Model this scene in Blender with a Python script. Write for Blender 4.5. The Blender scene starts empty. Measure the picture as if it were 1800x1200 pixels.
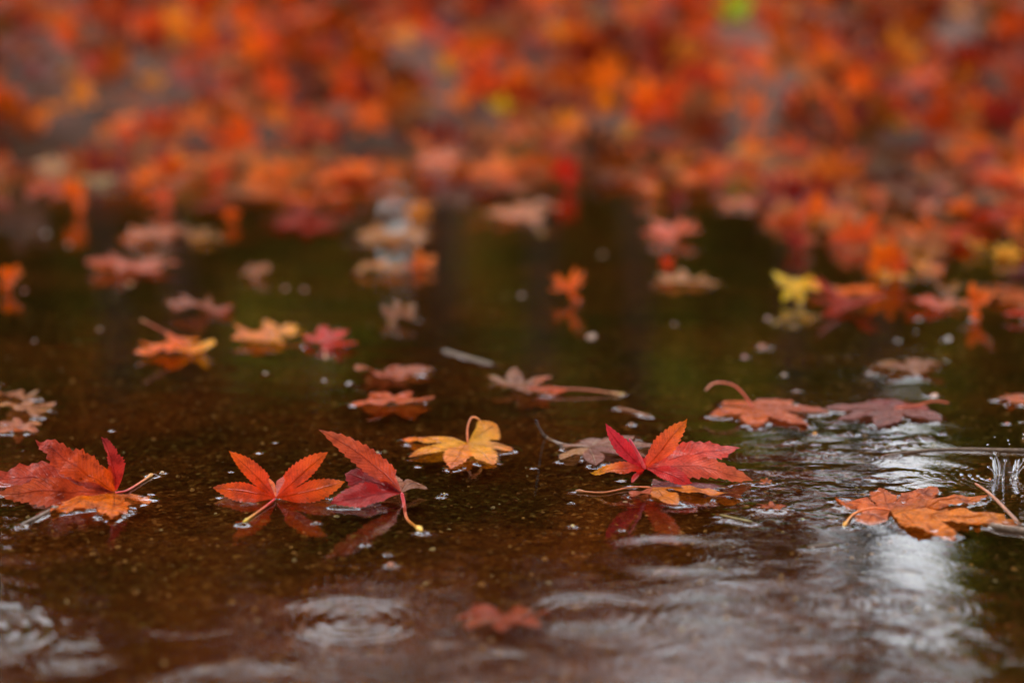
import bpy, math, random
import numpy as np
from mathutils import Vector, noise

R = math.radians
rnd = random.Random(7)
nrs = np.random.RandomState(11)
scene = bpy.context.scene
COL = scene.collection

# ------------------------------------------------------------------ camera
PITCH = R(10.8)
CAM_H = 0.24
FPX = 3900.0                      # focal length in pixels of the 1800 px photograph
cam_d = bpy.data.cameras.new('camera')
cam = bpy.data.objects.new('camera', cam_d)
COL.objects.link(cam)
cam.location = (0, 0, CAM_H)
cam.rotation_euler = (R(90) - PITCH, 0, 0)
cam_d.sensor_width = 36
cam_d.lens = 78
cam_d.clip_start = 0.05
cam_d.clip_end = 600
cam_d.dof.use_dof = True
cam_d.dof.focus_distance = 0.955
cam_d.dof.aperture_fstop = 4.8
scene.camera = cam

# ------------------------------------------------------------------ sky, sun, exposure
world = bpy.data.worlds.new('World')
scene.world = world
world.use_nodes = True
wn, wl = world.node_tree.nodes, world.node_tree.links
wn.clear()
sky = wn.new('ShaderNodeTexSky'); sky.sky_type = 'NISHITA'; sky.sun_disc = False
sky.sun_elevation = R(58); sky.sun_rotation = R(-25)
sky.air_density = 1.0; sky.dust_density = 5.0; sky.ozone_density = 1.0
hs_ = wn.new('ShaderNodeHueSaturation'); hs_.inputs['Saturation'].default_value = 0.28
bg = wn.new('ShaderNodeBackground'); bg.inputs['Strength'].default_value = 0.15
wo = wn.new('ShaderNodeOutputWorld')
wl.new(sky.outputs[0], hs_.inputs['Color']); wl.new(hs_.outputs[0], bg.inputs['Color'])
wl.new(bg.outputs[0], wo.inputs['Surface'])
sun_d = bpy.data.lights.new('sun', 'SUN'); sun_d.energy = 0.9; sun_d.angle = R(35)
sun_d.color = (1.0, 0.96, 0.90)
sun = bpy.data.objects.new('sun', sun_d); COL.objects.link(sun)
sun.rotation_euler = (R(-32), 0, R(-25 + 0))     # high, from behind the bank (overcast glow)
scene.view_settings.view_transform = 'Standard'
scene.view_settings.look = 'None'
scene.view_settings.exposure = 2.0
scene.view_settings.gamma = 1.0
scene.view_settings.use_curve_mapping = False
scene.cycles.max_bounces = 8
scene.cycles.transparent_max_bounces = 12
scene.cycles.use_denoising = True
scene.cycles.caustics_reflective = False
scene.cycles.caustics_refractive = False

# ------------------------------------------------------------------ helpers
CU = (0.0, math.sin(PITCH), math.cos(PITCH))
CF = (0.0, math.cos(PITCH), -math.sin(PITCH))

def ray(px, py):
    a, b = (px - 900) / FPX, (600 - py) / FPX
    return Vector((a, b * CU[1] + CF[1], b * CU[2] + CF[2]))

def on_plane(px, py, z=0.0):
    d = ray(px, py)
    t = (z - CAM_H) / d.z
    return Vector((0, 0, CAM_H)) + d * t

def at_depth(px, py, y):
    d = ray(px, py)
    return Vector((0, 0, CAM_H)) + d * (y / d.y)

def tag(o, label=None, cat=None, group=None, kind=None):
    if label: o['label'] = label
    if cat: o['category'] = cat
    if group: o['group'] = group
    if kind: o['kind'] = kind
    return o

def link(name, me, mat=None, parent=None):
    o = bpy.data.objects.new(name, me)
    COL.objects.link(o)
    if mat and me and not me.materials: me.materials.append(mat)
    if parent: o.parent = parent
    return o

def empty(name, loc):
    o = bpy.data.objects.new(name, None)
    COL.objects.link(o)
    o.location = loc
    o.empty_display_size = 0.01
    return o

def mesh_np(name, co, quads, tris=None, cols=None, attrs=None, smooth=True):
    me = bpy.data.meshes.new(name)
    co = np.asarray(co, dtype=np.float32)
    nq = 0 if quads is None else len(quads)
    nt = 0 if tris is None else len(tris)
    me.vertices.add(len(co)); me.vertices.foreach_set('co', co.ravel())
    idx = []
    if nq: idx.append(np.asarray(quads, dtype=np.int32).ravel())
    if nt: idx.append(np.asarray(tris, dtype=np.int32).ravel())
    idx = np.concatenate(idx)
    me.loops.add(len(idx)); me.loops.foreach_set('vertex_index', idx)
    me.polygons.add(nq + nt)
    starts = np.concatenate([np.arange(nq) * 4, nq * 4 + np.arange(nt) * 3]).astype(np.int32)
    me.polygons.foreach_set('loop_start', starts)
    me.polygons.foreach_set('use_smooth', np.full(nq + nt, smooth))
    me.update(calc_edges=True)
    if cols is not None:
        a = me.color_attributes.new('Col', 'FLOAT_COLOR', 'POINT')
        a.data.foreach_set('color', np.asarray(cols, dtype=np.float32).ravel())
    for k, v in (attrs or {}).items():
        a = me.attributes.new(k, 'FLOAT', 'POINT')
        a.data.foreach_set('value', np.asarray(v, dtype=np.float32).ravel())
    return me

class NT:
    def __init__(s, name):
        s.m = bpy.data.materials.new(name); s.m.use_nodes = True
        s.n, s.l = s.m.node_tree.nodes, s.m.node_tree.links
        s.n.clear()
        s.out = s.n.new('ShaderNodeOutputMaterial')
    def new(s, t, **kw):
        n = s.n.new(t)
        for k, v in kw.items(): setattr(n, k, v)
        return n
    def lk(s, a, b): s.l.new(a, b)
    def math(s, op, a, b=None, c=None, clamp=False):
        n = s.n.new('ShaderNodeMath'); n.operation = op; n.use_clamp = clamp
        for i, v in enumerate((a, b, c)):
            if v is None: continue
            if isinstance(v, (int, float)): n.inputs[i].default_value = v
            else: s.l.new(v, n.inputs[i])
        return n.outputs[0]
    def mix(s, fac, a, b, bt='MIX'):
        n = s.n.new('ShaderNodeMix'); n.data_type = 'RGBA'; n.blend_type = bt
        for i, v in ((0, fac), (6, a), (7, b)):
            if isinstance(v, (int, float)): n.inputs[i].default_value = v
            elif isinstance(v, tuple): n.inputs[i].default_value = v if len(v) == 4 else (*v, 1)
            else: s.l.new(v, n.inputs[i])
        return n.outputs[2]
    def noise(s, scale, detail=4, rough=0.55, coord=None, dim='3D'):
        n = s.n.new('ShaderNodeTexNoise'); n.inputs['Scale'].default_value = scale
        n.inputs['Detail'].default_value = detail; n.inputs['Roughness'].default_value = rough
        if coord is not None: s.l.new(coord, n.inputs['Vector'])
        return n
    def ramp(s, fac, stops):
        n = s.n.new('ShaderNodeValToRGB')
        e = n.color_ramp.elements
        while len(e) < len(stops): e.new(0.5)
        for i, (p, c) in enumerate(stops):
            e[i].position = p; e[i].color = c if len(c) == 4 else (*c, 1)
        s.l.new(fac, n.inputs[0])
        return n.outputs[0]

# ------------------------------------------------------------------ materials
def mat_leaf(name, pale_veins=False, rough=0.3, trans=0.35, spot=0.6, spec=0.3):
    t = NT(name)
    vc = t.new('ShaderNodeVertexColor', layer_name='Col')
    oi = t.new('ShaderNodeObjectInfo')
    geo = t.new('ShaderNodeNewGeometry')
    tc = t.new('ShaderNodeTexCoord')
    lat = t.new('ShaderNodeAttribute', attribute_name='lat')
    rad = t.new('ShaderNodeAttribute', attribute_name='rad')
    base = t.mix(1.0, vc.outputs[0], oi.outputs['Color'], 'MULTIPLY')
    # mottling in the pigment
    n1 = t.noise(160, 5, 0.65, geo.outputs['Position'])
    n2 = t.noise(620, 3, 0.6, geo.outputs['Position'])
    f1 = t.ramp(n1.outputs[0], [(0.34, (0.45, 0.36, 0.32)), (0.52, (1, 1, 1)), (0.72, (1.25, 1.35, 1.1))])
    c = t.mix(min(1.0, 0.15 + spot), base, f1, 'MULTIPLY')
    spots = t.ramp(n2.outputs[0], [(0.62, (1, 1, 1)), (0.74, (0.25, 0.16, 0.12))])
    c = t.mix(spot, c, spots, 'MULTIPLY')
    # midrib and side veins
    mid = t.math('SUBTRACT', 1.0, t.math('DIVIDE', lat.outputs['Fac'], 0.10, clamp=True), clamp=True)
    ph = t.math('MULTIPLY', t.math('SUBTRACT', rad.outputs['Fac'], t.math('MULTIPLY', lat.outputs['Fac'], 0.16)), 62.0)
    sv = t.math('POWER', t.math('ABSOLUTE', t.math('SINE', ph)), 14.0)
    vein = t.math('MAXIMUM', mid, t.math('MULTIPLY', sv, 0.32))
    vcol = (0.62, 0.5, 0.34) if pale_veins else None
    if pale_veins: c = t.mix(t.math('MULTIPLY', vein, 0.6), c, vcol)
    else:
        dark = t.mix(1.0, c, (0.55, 0.30, 0.3), 'MULTIPLY')
        c = t.mix(t.math('MULTIPLY', vein, 0.6), c, dark)
    p = t.new('ShaderNodeBsdfPrincipled')
    t.lk(c, p.inputs['Base Color'])
    n3 = t.noise(260, 3, 0.5, geo.outputs['Position'])
    rr = t.new('ShaderNodeMapRange'); t.lk(n3.outputs[0], rr.inputs[0])
    rr.inputs[1].default_value = 0.35; rr.inputs[2].default_value = 0.65
    rr.inputs[3].default_value = rough * 0.2; rr.inputs[4].default_value = rough * 1.4
    t.lk(rr.outputs[0], p.inputs['Roughness'])
    p.inputs['IOR'].default_value = 1.33; p.inputs['Specular IOR Level'].default_value = spec
    bmp = t.new('ShaderNodeBump'); bmp.inputs['Strength'].default_value = 0.8; bmp.inputs['Distance'].default_value = 0.0009
    hgt = t.math('ADD', t.math('MULTIPLY', vein, -0.7), n1.outputs[0])
    hgt = t.math('ADD', hgt, t.math('MULTIPLY', n2.outputs[0], 0.3))
    t.lk(hgt, bmp.inputs['Height']); t.lk(bmp.outputs[0], p.inputs['Normal'])
    tr = t.new('ShaderNodeBsdfTranslucent'); t.lk(t.mix(1.0, c, (1.25, 1.0, 0.8), 'MULTIPLY'), tr.inputs['Color'])
    mx = t.new('ShaderNodeMixShader'); mx.inputs[0].default_value = trans
    t.lk(p.outputs[0], mx.inputs[1]); t.lk(tr.outputs[0], mx.inputs[2]); t.lk(mx.outputs[0], t.out.inputs[0])
    return t.m

M_LEAF = mat_leaf('leaf_skin', rough=0.22, spec=0.42)
M_CARPET = mat_leaf('leaf_litter_skin', spec=0.10, rough=0.4)
M_SPOT = mat_leaf('leaf_decaying_skin', spot=0.95, spec=0.2)
M_PALE = mat_leaf('leaf_pale_veins', True)

def mat_simple(name, col, rough=0.4, scale=300, var=0.35, bump=0.3, vc=False):
    t = NT(name)
    geo = t.new('ShaderNodeNewGeometry')
    n = t.noise(scale, 4, 0.6, geo.outputs['Position'])
    f = t.ramp(n.outputs[0], [(0.3, (1 - var,) * 3), (0.7, (1 + var,) * 3)])
    if vc:
        v = t.new('ShaderNodeVertexColor', layer_name='Col')
        oi = t.new('ShaderNodeObjectInfo')
        base = t.mix(1.0, v.outputs[0], oi.outputs['Color'], 'MULTIPLY')
    else: base = (*col, 1)
    c = t.mix(1.0, base, f, 'MULTIPLY')
    p = t.new('ShaderNodeBsdfPrincipled'); t.lk(c, p.inputs['Base Color'])
    p.inputs['Roughness'].default_value = rough
    if name == 'grit_stone': p.inputs['Specular IOR Level'].default_value = 0.0
    b = t.new('ShaderNodeBump'); b.inputs['Strength'].default_value = bump; b.inputs['Distance'].default_value = 0.3 / scale
    t.lk(n.outputs[0], b.inputs['Height']); t.lk(b.outputs[0], p.inputs['Normal'])
    t.lk(p.outputs[0], t.out.inputs[0])
    return t.m

M_STEM = mat_simple('stem_skin', (1, 1, 1), 0.3, 500, 0.25, 0.2, vc=True)
M_TWIG = mat_simple('twig_bark', (0.16, 0.10, 0.06), 0.35, 600, 0.5, 0.5)
M_GRIT = mat_simple('grit_stone', (1, 1, 1), 0.35, 900, 0.4, 0.5, vc=True)
M_BARK = mat_simple('bark', (0.03, 0.022, 0.015), 0.8, 30, 0.5, 0.8)

def mat_water():
    t = NT('water_film')
    geo = t.new('ShaderNodeNewGeometry')
    n = t.noise(420, 3, 0.5, geo.outputs['Position'])
    b = t.new('ShaderNodeBump'); b.inputs['Strength'].default_value = 0.10; b.inputs['Distance'].default_value = 0.0003
    t.lk(n.outputs[0], b.inputs['Height'])
    fr = t.new('ShaderNodeFresnel'); fr.inputs[0].default_value = 1.33; t.lk(b.outputs[0], fr.inputs['Normal'])
    fac = t.math('MULTIPLY', fr.outputs[0], t.math('SUBTRACT', 1.0, geo.outputs['Backfacing']))
    gl = t.new('ShaderNodeBsdfGlossy'); gl.inputs['Roughness'].default_value = 0.015; t.lk(b.outputs[0], gl.inputs['Normal'])
    gl.inputs['Color'].default_value = (1, 1, 1, 1)
    tr = t.new('ShaderNodeBsdfTransparent'); tr.inputs['Color'].default_value = (0.93, 0.88, 0.78, 1)
    mx = t.new('ShaderNodeMixShader')
    t.lk(fac, mx.inputs[0]); t.lk(tr.outputs[0], mx.inputs[1]); t.lk(gl.outputs[0], mx.inputs[2])
    t.lk(mx.outputs[0], t.out.inputs[0])
    return t.m
M_WATER = mat_water()

def mat_bead():
    t = NT('clear_water_bead')
    g = t.new('ShaderNodeBsdfGlass'); g.inputs['IOR'].default_value = 1.33; g.inputs['Roughness'].default_value = 0.0
    t.lk(g.outputs[0], t.out.inputs[0])
    return t.m
M_BEAD = mat_bead()

def mat_bubble():
    t = NT('bubble_skin')
    lw = t.new('ShaderNodeFresnel'); lw.inputs[0].default_value = 1.33
    gl = t.new('ShaderNodeBsdfGlossy'); gl.inputs['Roughness'].default_value = 0.02
    tr = t.new('ShaderNodeBsdfTransparent')
    mx = t.new('ShaderNodeMixShader')
    t.lk(lw.outputs[0], mx.inputs[0]); t.lk(tr.outputs[0], mx.inputs[1]); t.lk(gl.outputs[0], mx.inputs[2])
    t.lk(mx.outputs[0], t.out.inputs[0])
    return t.m
M_BUBBLE = mat_bubble()

def mat_ground():
    t = NT('wet_asphalt_and_soil')
    geo = t.new('ShaderNodeNewGeometry'); P = geo.outputs['Position']
    vo = t.new('ShaderNodeTexVoronoi'); vo.inputs['Scale'].default_value = 420; t.lk(P, vo.inputs['Vector'])
    vo2 = t.new('ShaderNodeTexVoronoi'); vo2.inputs['Scale'].default_value = 900; t.lk(P, vo2.inputs['Vector'])
    grain = t.ramp(vo.outputs['Color'], [(0.0, (0.007, 0.0035, 0.0012)), (0.45, (0.032, 0.014, 0.0038)), (0.8, (0.058, 0.026, 0.007)), (1.0, (0.17, 0.10, 0.034))])
    grain2 = t.ramp(vo2.outputs['Color'], [(0.0, (0.4, 0.4, 0.4)), (0.7, (1, 1, 1)), (1.0, (1.9, 1.8, 1.5))])
    c = t.mix(1.0, grain, grain2, 'MULTIPLY')
    nb = t.noise(9, 4, 0.6, P)
    big = t.ramp(nb.outputs[0], [(0.38, (0.45, 0.62, 0.5)), (0.62, (1.1, 0.85, 0.7))])
    c = t.mix(1.0, c, big, 'MULTIPLY')
    # rotting leaf mould beyond the water's edge
    sep = t.new('ShaderNodeSeparateXYZ'); t.lk(P, sep.inputs[0])
    nl = t.noise(14, 6, 0.7, P)
    mould = t.ramp(nl.outputs[0], [(0.3, (0.02, 0.011, 0.006)), (0.5, (0.09, 0.03, 0.012)), (0.65, (0.22, 0.05, 0.015)), (0.8, (0.3, 0.1, 0.02))])
    f = t.new('ShaderNodeMapRange'); t.lk(sep.outputs['Y'], f.inputs[0])
    f.inputs[1].default_value = 2.2; f.inputs[2].default_value = 2.9
    c = t.mix(f.outputs[0], c, mould)
    far = t.new('ShaderNodeMapRange'); t.lk(sep.outputs['Y'], far.inputs[0])
    far.inputs[1].default_value = 7; far.inputs[2].default_value = 14
    ng = t.noise(3, 5, 0.6, P)
    grass = t.ramp(ng.outputs[0], [(0.4, (0.03, 0.045, 0.012)), (0.65, (0.12, 0.06, 0.02))])
    c = t.mix(far.outputs[0], c, grass)
    p = t.new('ShaderNodeBsdfPrincipled'); t.lk(c, p.inputs['Base Color']); p.inputs['Roughness'].default_value = 0.6; t.lk(t.math('MULTIPLY', f.outputs[0], 0.14), p.inputs['Specular IOR Level'])
    b = t.new('ShaderNodeBump'); b.inputs['Strength'].default_value = 0.7; b.inputs['Distance'].default_value = 0.0012
    h = t.math('ADD', t.math('SUBTRACT', 1.0, vo.outputs['Distance']), t.math('MULTIPLY', vo2.outputs['Distance'], -0.4))
    t.lk(h, b.inputs['Height']); t.lk(b.outputs[0], p.inputs['Normal'])
    t.lk(p.outputs[0], t.out.inputs[0])
    return t.m
M_GROUND = mat_ground()

def mat_foliage(name, c0, c1):
    t = NT(name)
    geo = t.new('ShaderNodeNewGeometry')
    n = t.noise(1.6, 3, 0.6, geo.outputs['Position'])
    r_ = t.math('ADD', n.outputs[0], t.math('MULTIPLY', t.math('SUBTRACT', geo.outputs['Random Per Island'], 0.5), 0.5))
    c = t.ramp(r_, [(0.3, c0), (0.7, c1)])
    d = t.new('ShaderNodeBsdfPrincipled'); t.lk(c, d.inputs['Base Color']); d.inputs['Roughness'].default_value = 0.7; d.inputs['Specular IOR Level'].default_value = 0.1
    tr = t.new('ShaderNodeBsdfTranslucent'); t.lk(c, tr.inputs['Color'])
    mx = t.new('ShaderNodeMixShader'); mx.inputs[0].default_value = 0.4
    t.lk(d.outputs[0], mx.inputs[1]); t.lk(tr.outputs[0], mx.inputs[2]); t.lk(mx.outputs[0], t.out.inputs[0])
    return t.m
M_GREEN = mat_foliage('evergreen_foliage', (0.06, 0.068, 0.006), (0.22, 0.24, 0.018))
M_RUST = mat_foliage('rust_maple_foliage', (0.15, 0.03, 0.004), (0.34, 0.08, 0.007))
M_RED = mat_foliage('red_maple_foliage', (0.25, 0.03, 0.008), (0.5, 0.12, 0.02))

# ------------------------------------------------------------------ ground sheet
def shore_y(x):
    return 2.40 + 0.10 * np.sin(x * 5.1 + 1.0) + 0.12 * np.sin(x * 14.7 + 0.6) - 0.22 / (1 + np.exp(-(x - 0.55) * 9))

def ground_z(x, y):
    s = shore_y(x)
    d = y - s
    z = np.where(d < 0, -0.0045 - 0.0010 * np.clip(-d, 0, 2), 0.0)
    rise = np.clip(d + 0.25, 0, None)
    z = np.where(d > -0.25, -0.0047 + 0.022 * rise, z)
    bank = 0.10 * np.clip(d - 0.05, 0, 2.2) * np.clip((d - 0.05) / 0.35, 0, 1)
    z = z + bank
    z = np.minimum(z, 0.27 + 0 * z)
    return z + 0.0009 * np.sin(x * 61 + 3 * np.sin(y * 23)) * np.sin(y * 47) + 0.004 * np.clip(d, 0, 1) * np.sin(x * 17) * np.sin(y * 19)

def axis_pts(lo, hi, step, g, far_lo, far_hi):
    a = list(np.arange(lo, hi, step))
    s, v = step, a[-1]
    up = []
    while v < far_hi: s *= g; v += s; up.append(v)
    s, v = step, a[0]
    dn = []
    while v > far_lo: s *= g; v -= s; dn.append(v)
    return np.array(dn[::-1] + a + up)

def build_ground():
    xs = axis_pts(-0.45, 0.45, 0.004, 1.05, -220, 220)
    ys = axis_pts(0.45, 1.5, 0.005, 1.035, -60, 260)
    X, Y = np.meshgrid(xs, ys)
    Z = ground_z(X, Y)
    Z = Z + nrs.normal(0, 0.00035, Z.shape) * (np.abs(X) < 0.6) * (Y < 2) * (Y > 0.3)
    co = np.stack([X, Y, Z], -1).reshape(-1, 3)
    ny, nx = X.shape
    i = (np.arange(ny - 1)[:, None] * nx + np.arange(nx - 1)[None]).ravel()
    q = np.stack([i, i + 1, i + nx + 1, i + nx], -1)
    me = mesh_np('ground', co, q)
    o = link('ground', me, M_GROUND); tag(o, kind='structure')
build_ground()

# ------------------------------------------------------------------ leaves
contact = []      # outline points near the water, they shape the meniscus

def leaf_mesh(name, centre, lobes, m=6, n_in=6, n_out=22, rs=0.36, crumple=0.0006, serr=0.10, fold=0.0,
              outer=R(26), seed=0, water=True, ragged=0.0):
    """centre and lobe tips in one frame; every lobe: tip, N, w, bend, col, tipcol"""
    n = len(lobes)
    P0 = Vector(centre)
    ax = []
    for L in lobes:
        tip = Vector(L['tip']); v = tip - P0
        P1 = P0 + v * 0.5 + Vector(L.get('bend', (0, 0, 0)))
        ax.append((P0, P1, tip, max(v.length, 1e-4)))
    Ls = sorted(a[3] for a in ax)
    r_s = min(rs * Ls[len(Ls) // 2], 0.55 * Ls[0])
    T0 = [((a[1] * 0.5 + a[2] * 0.5) - P0).normalized() for a in ax]
    half = [min(T0[i].angle(T0[i + 1]) / 2, R(38)) for i in range(n - 1)]
    NR = n_in + n_out
    S = [(-1 + 2 * k / m) for k in range(m + 1)]
    grid = {}
    cos, lat_a, rad_a, col_a = [], [], [], []
    def addv(p, la, ra, c):
        cos.append(p); lat_a.append(la); rad_a.append(ra); col_a.append(c)
        return len(cos) - 1
    c0 = lobes[0]['col']
    cid = addv(P0.copy(), 0, 0, c0)
    edge = []
    for i, L in enumerate(lobes):
        A, B, C, ln = ax[i]
        N = Vector(L.get('N', (0, 0, 1))).normalized()
        hm = half[i - 1] if i > 0 else outer
        hp = half[i] if i < n - 1 else outer
        T = (C - A).normalized()
        side0 = T.cross(N)
        if side0.length < 0.05: side0 = Vector((1, 0, 0))
        ref = (T0[i + 1] - T0[i]) if i < n - 1 else (T0[i] - T0[i - 1])
        sg = 1.0 if side0.dot(ref) >= 0 else -1.0
        if L.get('flip'): sg = -sg
        w = L.get('w', 1.0); fo = L.get('fold', fold)
        roll = L.get('roll', 0.0)
        lseed = seed * 13.7 + i * 3.1
        for k in range(1, NR + 1):
            if k <= n_in:
                r = r_s * k / n_in; uo = 0.0
            else:
                uo = (k - n_in) / n_out; r = r_s + (ln - r_s) * uo
            u = r / ln
            cc = [a * (1 - min(1, u ** 2)) + b * min(1, u ** 2) for a, b in zip(L['col'], L.get('tipcol', L['col']))]
            for j, s in enumerate(S):
                hgl = hp if s >= 0 else hm
                if k <= n_in:
                    ang = s * hgl
                    al, la = r * math.cos(ang), r * math.sin(ang)
                else:
                    bl = min(1, uo * 3); Ws = r_s * math.sin(hgl) * (1 - bl) + max(r_s * math.sin(hgl), 0.099 * ln) * bl * w
                    prof = max(0.0, (1 - uo)) ** 1.05 * (1 + 2.9 * uo)
                    z = 1.0
                    if 0 < uo < 0.93: z += serr * (1 if k % 2 else -0.6)
                    if ragged: z *= 1 - ragged * max(0, noise.noise(Vector((lseed, uo * 6, 1.5 * (s > 0)))))
                    la = s * Ws * prof * (1 + (z - 1) * (abs(s) > 0.99))
                    al = r - r_s * (1 - math.cos(s * hgl)) * (1 - uo)
                    al += (0.02 * ln if k % 2 and abs(s) > 0.99 and uo < 0.93 else 0)
                t = min(al / ln, 1.0)
                ctr = A * (1 - t) ** 2 + B * 2 * t * (1 - t) + C * t * t
                Tt = ((B - A) * (1 - t) + (C - B) * t).normalized()
                sd = Tt.cross(N)
                if sd.length < 0.05: sd = side0
                sd = sd.normalized() * sg
                up = sd.cross(Tt).normalized()
                if up.dot(N) < 0: up = -up
                if roll:
                    a_ = roll * t
                    sd, up = sd * math.cos(a_) + up * math.sin(a_), up * math.cos(a_) - sd * math.sin(a_)
                q = ctr + sd * la * math.cos(fo) + up * abs(la) * math.sin(fo)
                q += up * crumple * min(1, u * 3) * 2 * noise.noise(Vector((q.x * 130 + lseed, q.y * 130, seed)))
                key = (i, k, j)
                if k <= n_in and j == 0 and i > 0:
                    vid = grid[(i - 1, k, m)]
                    cos[vid] = (cos[vid] + q) / 2
                    grid[key] = vid; continue
                if k == NR:
                    if j == 0: grid[key] = addv(C.copy(), 0, 1, cc)
                    else: grid[key] = grid[(i, k, 0)]
                    continue
                grid[key] = addv(q, abs(s), u, cc)
                if j in (0, m) and (k > n_in or (i == 0 and j == 0) or (i == n - 1 and j == m)): edge.append(grid[key])
    quads, tris = [], []
    for i in range(n):
        for j in range(m):
            a, b = grid[(i, 1, j)], grid[(i, 1, j + 1)]
            if a != b: tris.append((cid, a, b))
            for k in range(1, NR):
                q = [grid[(i, k, j)], grid[(i, k + 1, j)], grid[(i, k + 1, j + 1)], grid[(i, k, j + 1)]]
                if q[1] == q[2]: tris.append((q[0], q[1], q[3]))
                else: quads.append(q)
    if water:
        for e in edge:
            p = cos[e]
            if abs(p.z) < 0.0019: contact.append((p.x, p.y))
    cols = [(c[0], c[1], c[2], 1) for c in col_a]
    return cos, quads, tris, cols, lat_a, rad_a

def tube(pts, r0, r1, seg=8, cols=None, knob=0.0):
    """smooth tapered tube through pts (Catmull-Rom)"""
    P = [Vector(p) for p in pts]
    if len(P) == 2: P = [P[0], (P[0] + P[1]) / 2, P[1]]
    Q = [P[0] * 2 - P[1]] + P + [P[-1] * 2 - P[-2]]
    path = []
    for i in range(1, len(Q) - 2):
        for k in range(7):
            t = k / 7
            a, b, c, d = Q[i - 1], Q[i], Q[i + 1], Q[i + 2]
            path.append(0.5 * ((2 * b) + (c - a) * t + (2 * a - 5 * b + 4 * c - d) * t * t + (3 * b - a - 3 * c + d) * t ** 3))
    path.append(P[-1])
    n = len(path)
    co, quads, cl = [], [], []
    for i, p in enumerate(path):
        t = i / (n - 1)
        T = (path[min(i + 1, n - 1)] - path[max(i - 1, 0)]).normalized()
        A = T.cross(Vector((0.2, 0.3, 1))).normalized(); B = T.cross(A)
        r = r0 + (r1 - r0) * t
        if knob: r += knob * math.exp(-((t - 0.96) / 0.045) ** 2)
        if i in (0, n - 1): r *= 0.5
        for k in range(seg):
            a = 2 * math.pi * k / seg
            co.append(p + (A * math.cos(a) + B * math.sin(a)) * r)
            if cols: cl.append(tuple(cols[0][j] * (1 - t ** 3) + cols[1][j] * t ** 3 for j in range(3)) + (1,))
    for i in range(n - 1):
        for k in range(seg):
            a = i * seg + k; b = i * seg + (k + 1) % seg
            quads.append((a, b, b + seg, a + seg))
    tris = []
    for base, rev in ((0, True), ((n - 1) * seg, False)):
        for k in range(1, seg - 1):
            tr_ = (base, base + k, base + k + 1)
            tris.append(tr_[::-1] if rev else tr_)
    return co, quads, tris, (cl or None)

def to_local(cos, o): return [(p.x - o.x, p.y - o.y, p.z - o.z) for p in map(Vector, cos)]

RED = (0.75, 0.02, 0.008); ORG = (0.88, 0.13, 0.004); YEL = (0.90, 0.38, 0.006); DRED = (0.20, 0.008, 0.006)
VERM = (0.84, 0.055, 0.004); BRN = (0.30, 0.09, 0.035); MAUVE = (0.26, 0.085, 0.065); RUST = (0.60, 0.11, 0.01)
GRN = (0.25, 0.42, 0.02); TAN = (0.42, 0.19, 0.07)

def T(px, py, dz=None, y=None, z=0.0008):
    """a point: on the water at height z, or (dz given, cm) that much deeper than y"""
    if dz is None: return on_plane(px, py, z)
    return at_depth(px, py, y + dz * 0.01)

def hero(label, c, lobes, stem=None, group=None, mat=None, stemcol=((0.6, 0.04, 0.03), (0.75, 0.4, 0.05)), cz=0.0012,
         stem_r=(0.00048, 0.00042), name='maple_leaf', knob=0.0005, **kw):
    C = on_plane(c[0], c[1], cz)
    LL = []
    for l in lobes:
        d = dict(l)
        p = d.pop('p')
        d['tip'] = T(p[0], p[1], p[2] if len(p) > 2 else None, C.y, z=d.pop('z', 0.0011))
        LL.append(d)
    kw.setdefault('seed', int(c[0]) % 97)
    cos, q, t, cl, la, ra = leaf_mesh('blade', C, LL, **kw)
    root = empty(name, C)
    tag(root, label, 'leaf', group)
    me = mesh_np('blade', to_local(cos, C), q, t, cl, {'lat': la, 'rad': ra})
    link('blade', me, mat or M_LEAF, root)
    if stem:
        pts = [C]
        for s in stem:
            pts.append(T(s[0], s[1], s[2] if len(s) > 2 else None, C.y, z=0.0007))
        co, q, t, cl = tube(pts, stem_r[0], stem_r[1], cols=stemcol, knob=knob)
        link('stem', mesh_np('stem', to_local(co, C), q, t, cl), M_STEM, root)
        if abs(pts[-1].z) < 0.003:
            e = pts[-1]
            for k in range(10): contact.append((e.x + 0.001 * math.cos(k), e.y + 0.001 * math.sin(k)))
    return root

G_SHARP = 'sharp maple leaves in the foreground puddle'
CAMN = (0, -0.85, 0.5)
# A : rust-orange leaf at the left edge
o1 = (0.62, 0.13, 0.012); o2 = (0.50, 0.05, 0.012)
hero('spotted rust orange maple leaf at the left edge with two raised lobes',
     (202, 866), [
     dict(p=(262, 884), col=(0.65, 0.16, 0.03), z=0.0004),
     dict(p=(196, 912), col=(0.74, 0.15, 0.004), w=1.25),
     dict(p=(88, 900), col=(0.74, 0.15, 0.004), w=1.35),
     dict(p=(-8, 866, 0.2), col=(0.55, 0.05, 0.008), tipcol=(0.5, 0.10, 0.03), w=1.1, N=(0, -0.7, 0.7), bend=(0, 0, 0.0015)),
     dict(p=(-30, 838), col=(0.42, 0.045, 0.02), tipcol=(0.45, 0.05, 0.02), w=1.05, N=(0, -0.7, 0.7), bend=(0, 0, 0.004)),
     dict(p=(62, 772, 1.6), col=(0.68, 0.08, 0.004), tipcol=(0.42, 0.05, 0.035), N=(0.35, -0.8, 0.5), w=1.25, bend=(0.002, 0, -0.001), fold=0.15),
     dict(p=(178, 767, 0.6), col=(0.62, 0.03, 0.015), tipcol=(0.35, 0.03, 0.03), N=(0.75, -0.6, 0.1), w=0.75, bend=(0.003, 0, 0), fold=0.6)],
     stem=[(222, 862), (246, 848), (268, 833)], group=G_SHARP, crumple=0.0017, ragged=0.5, fold=0.06, mat=M_SPOT)
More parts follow.
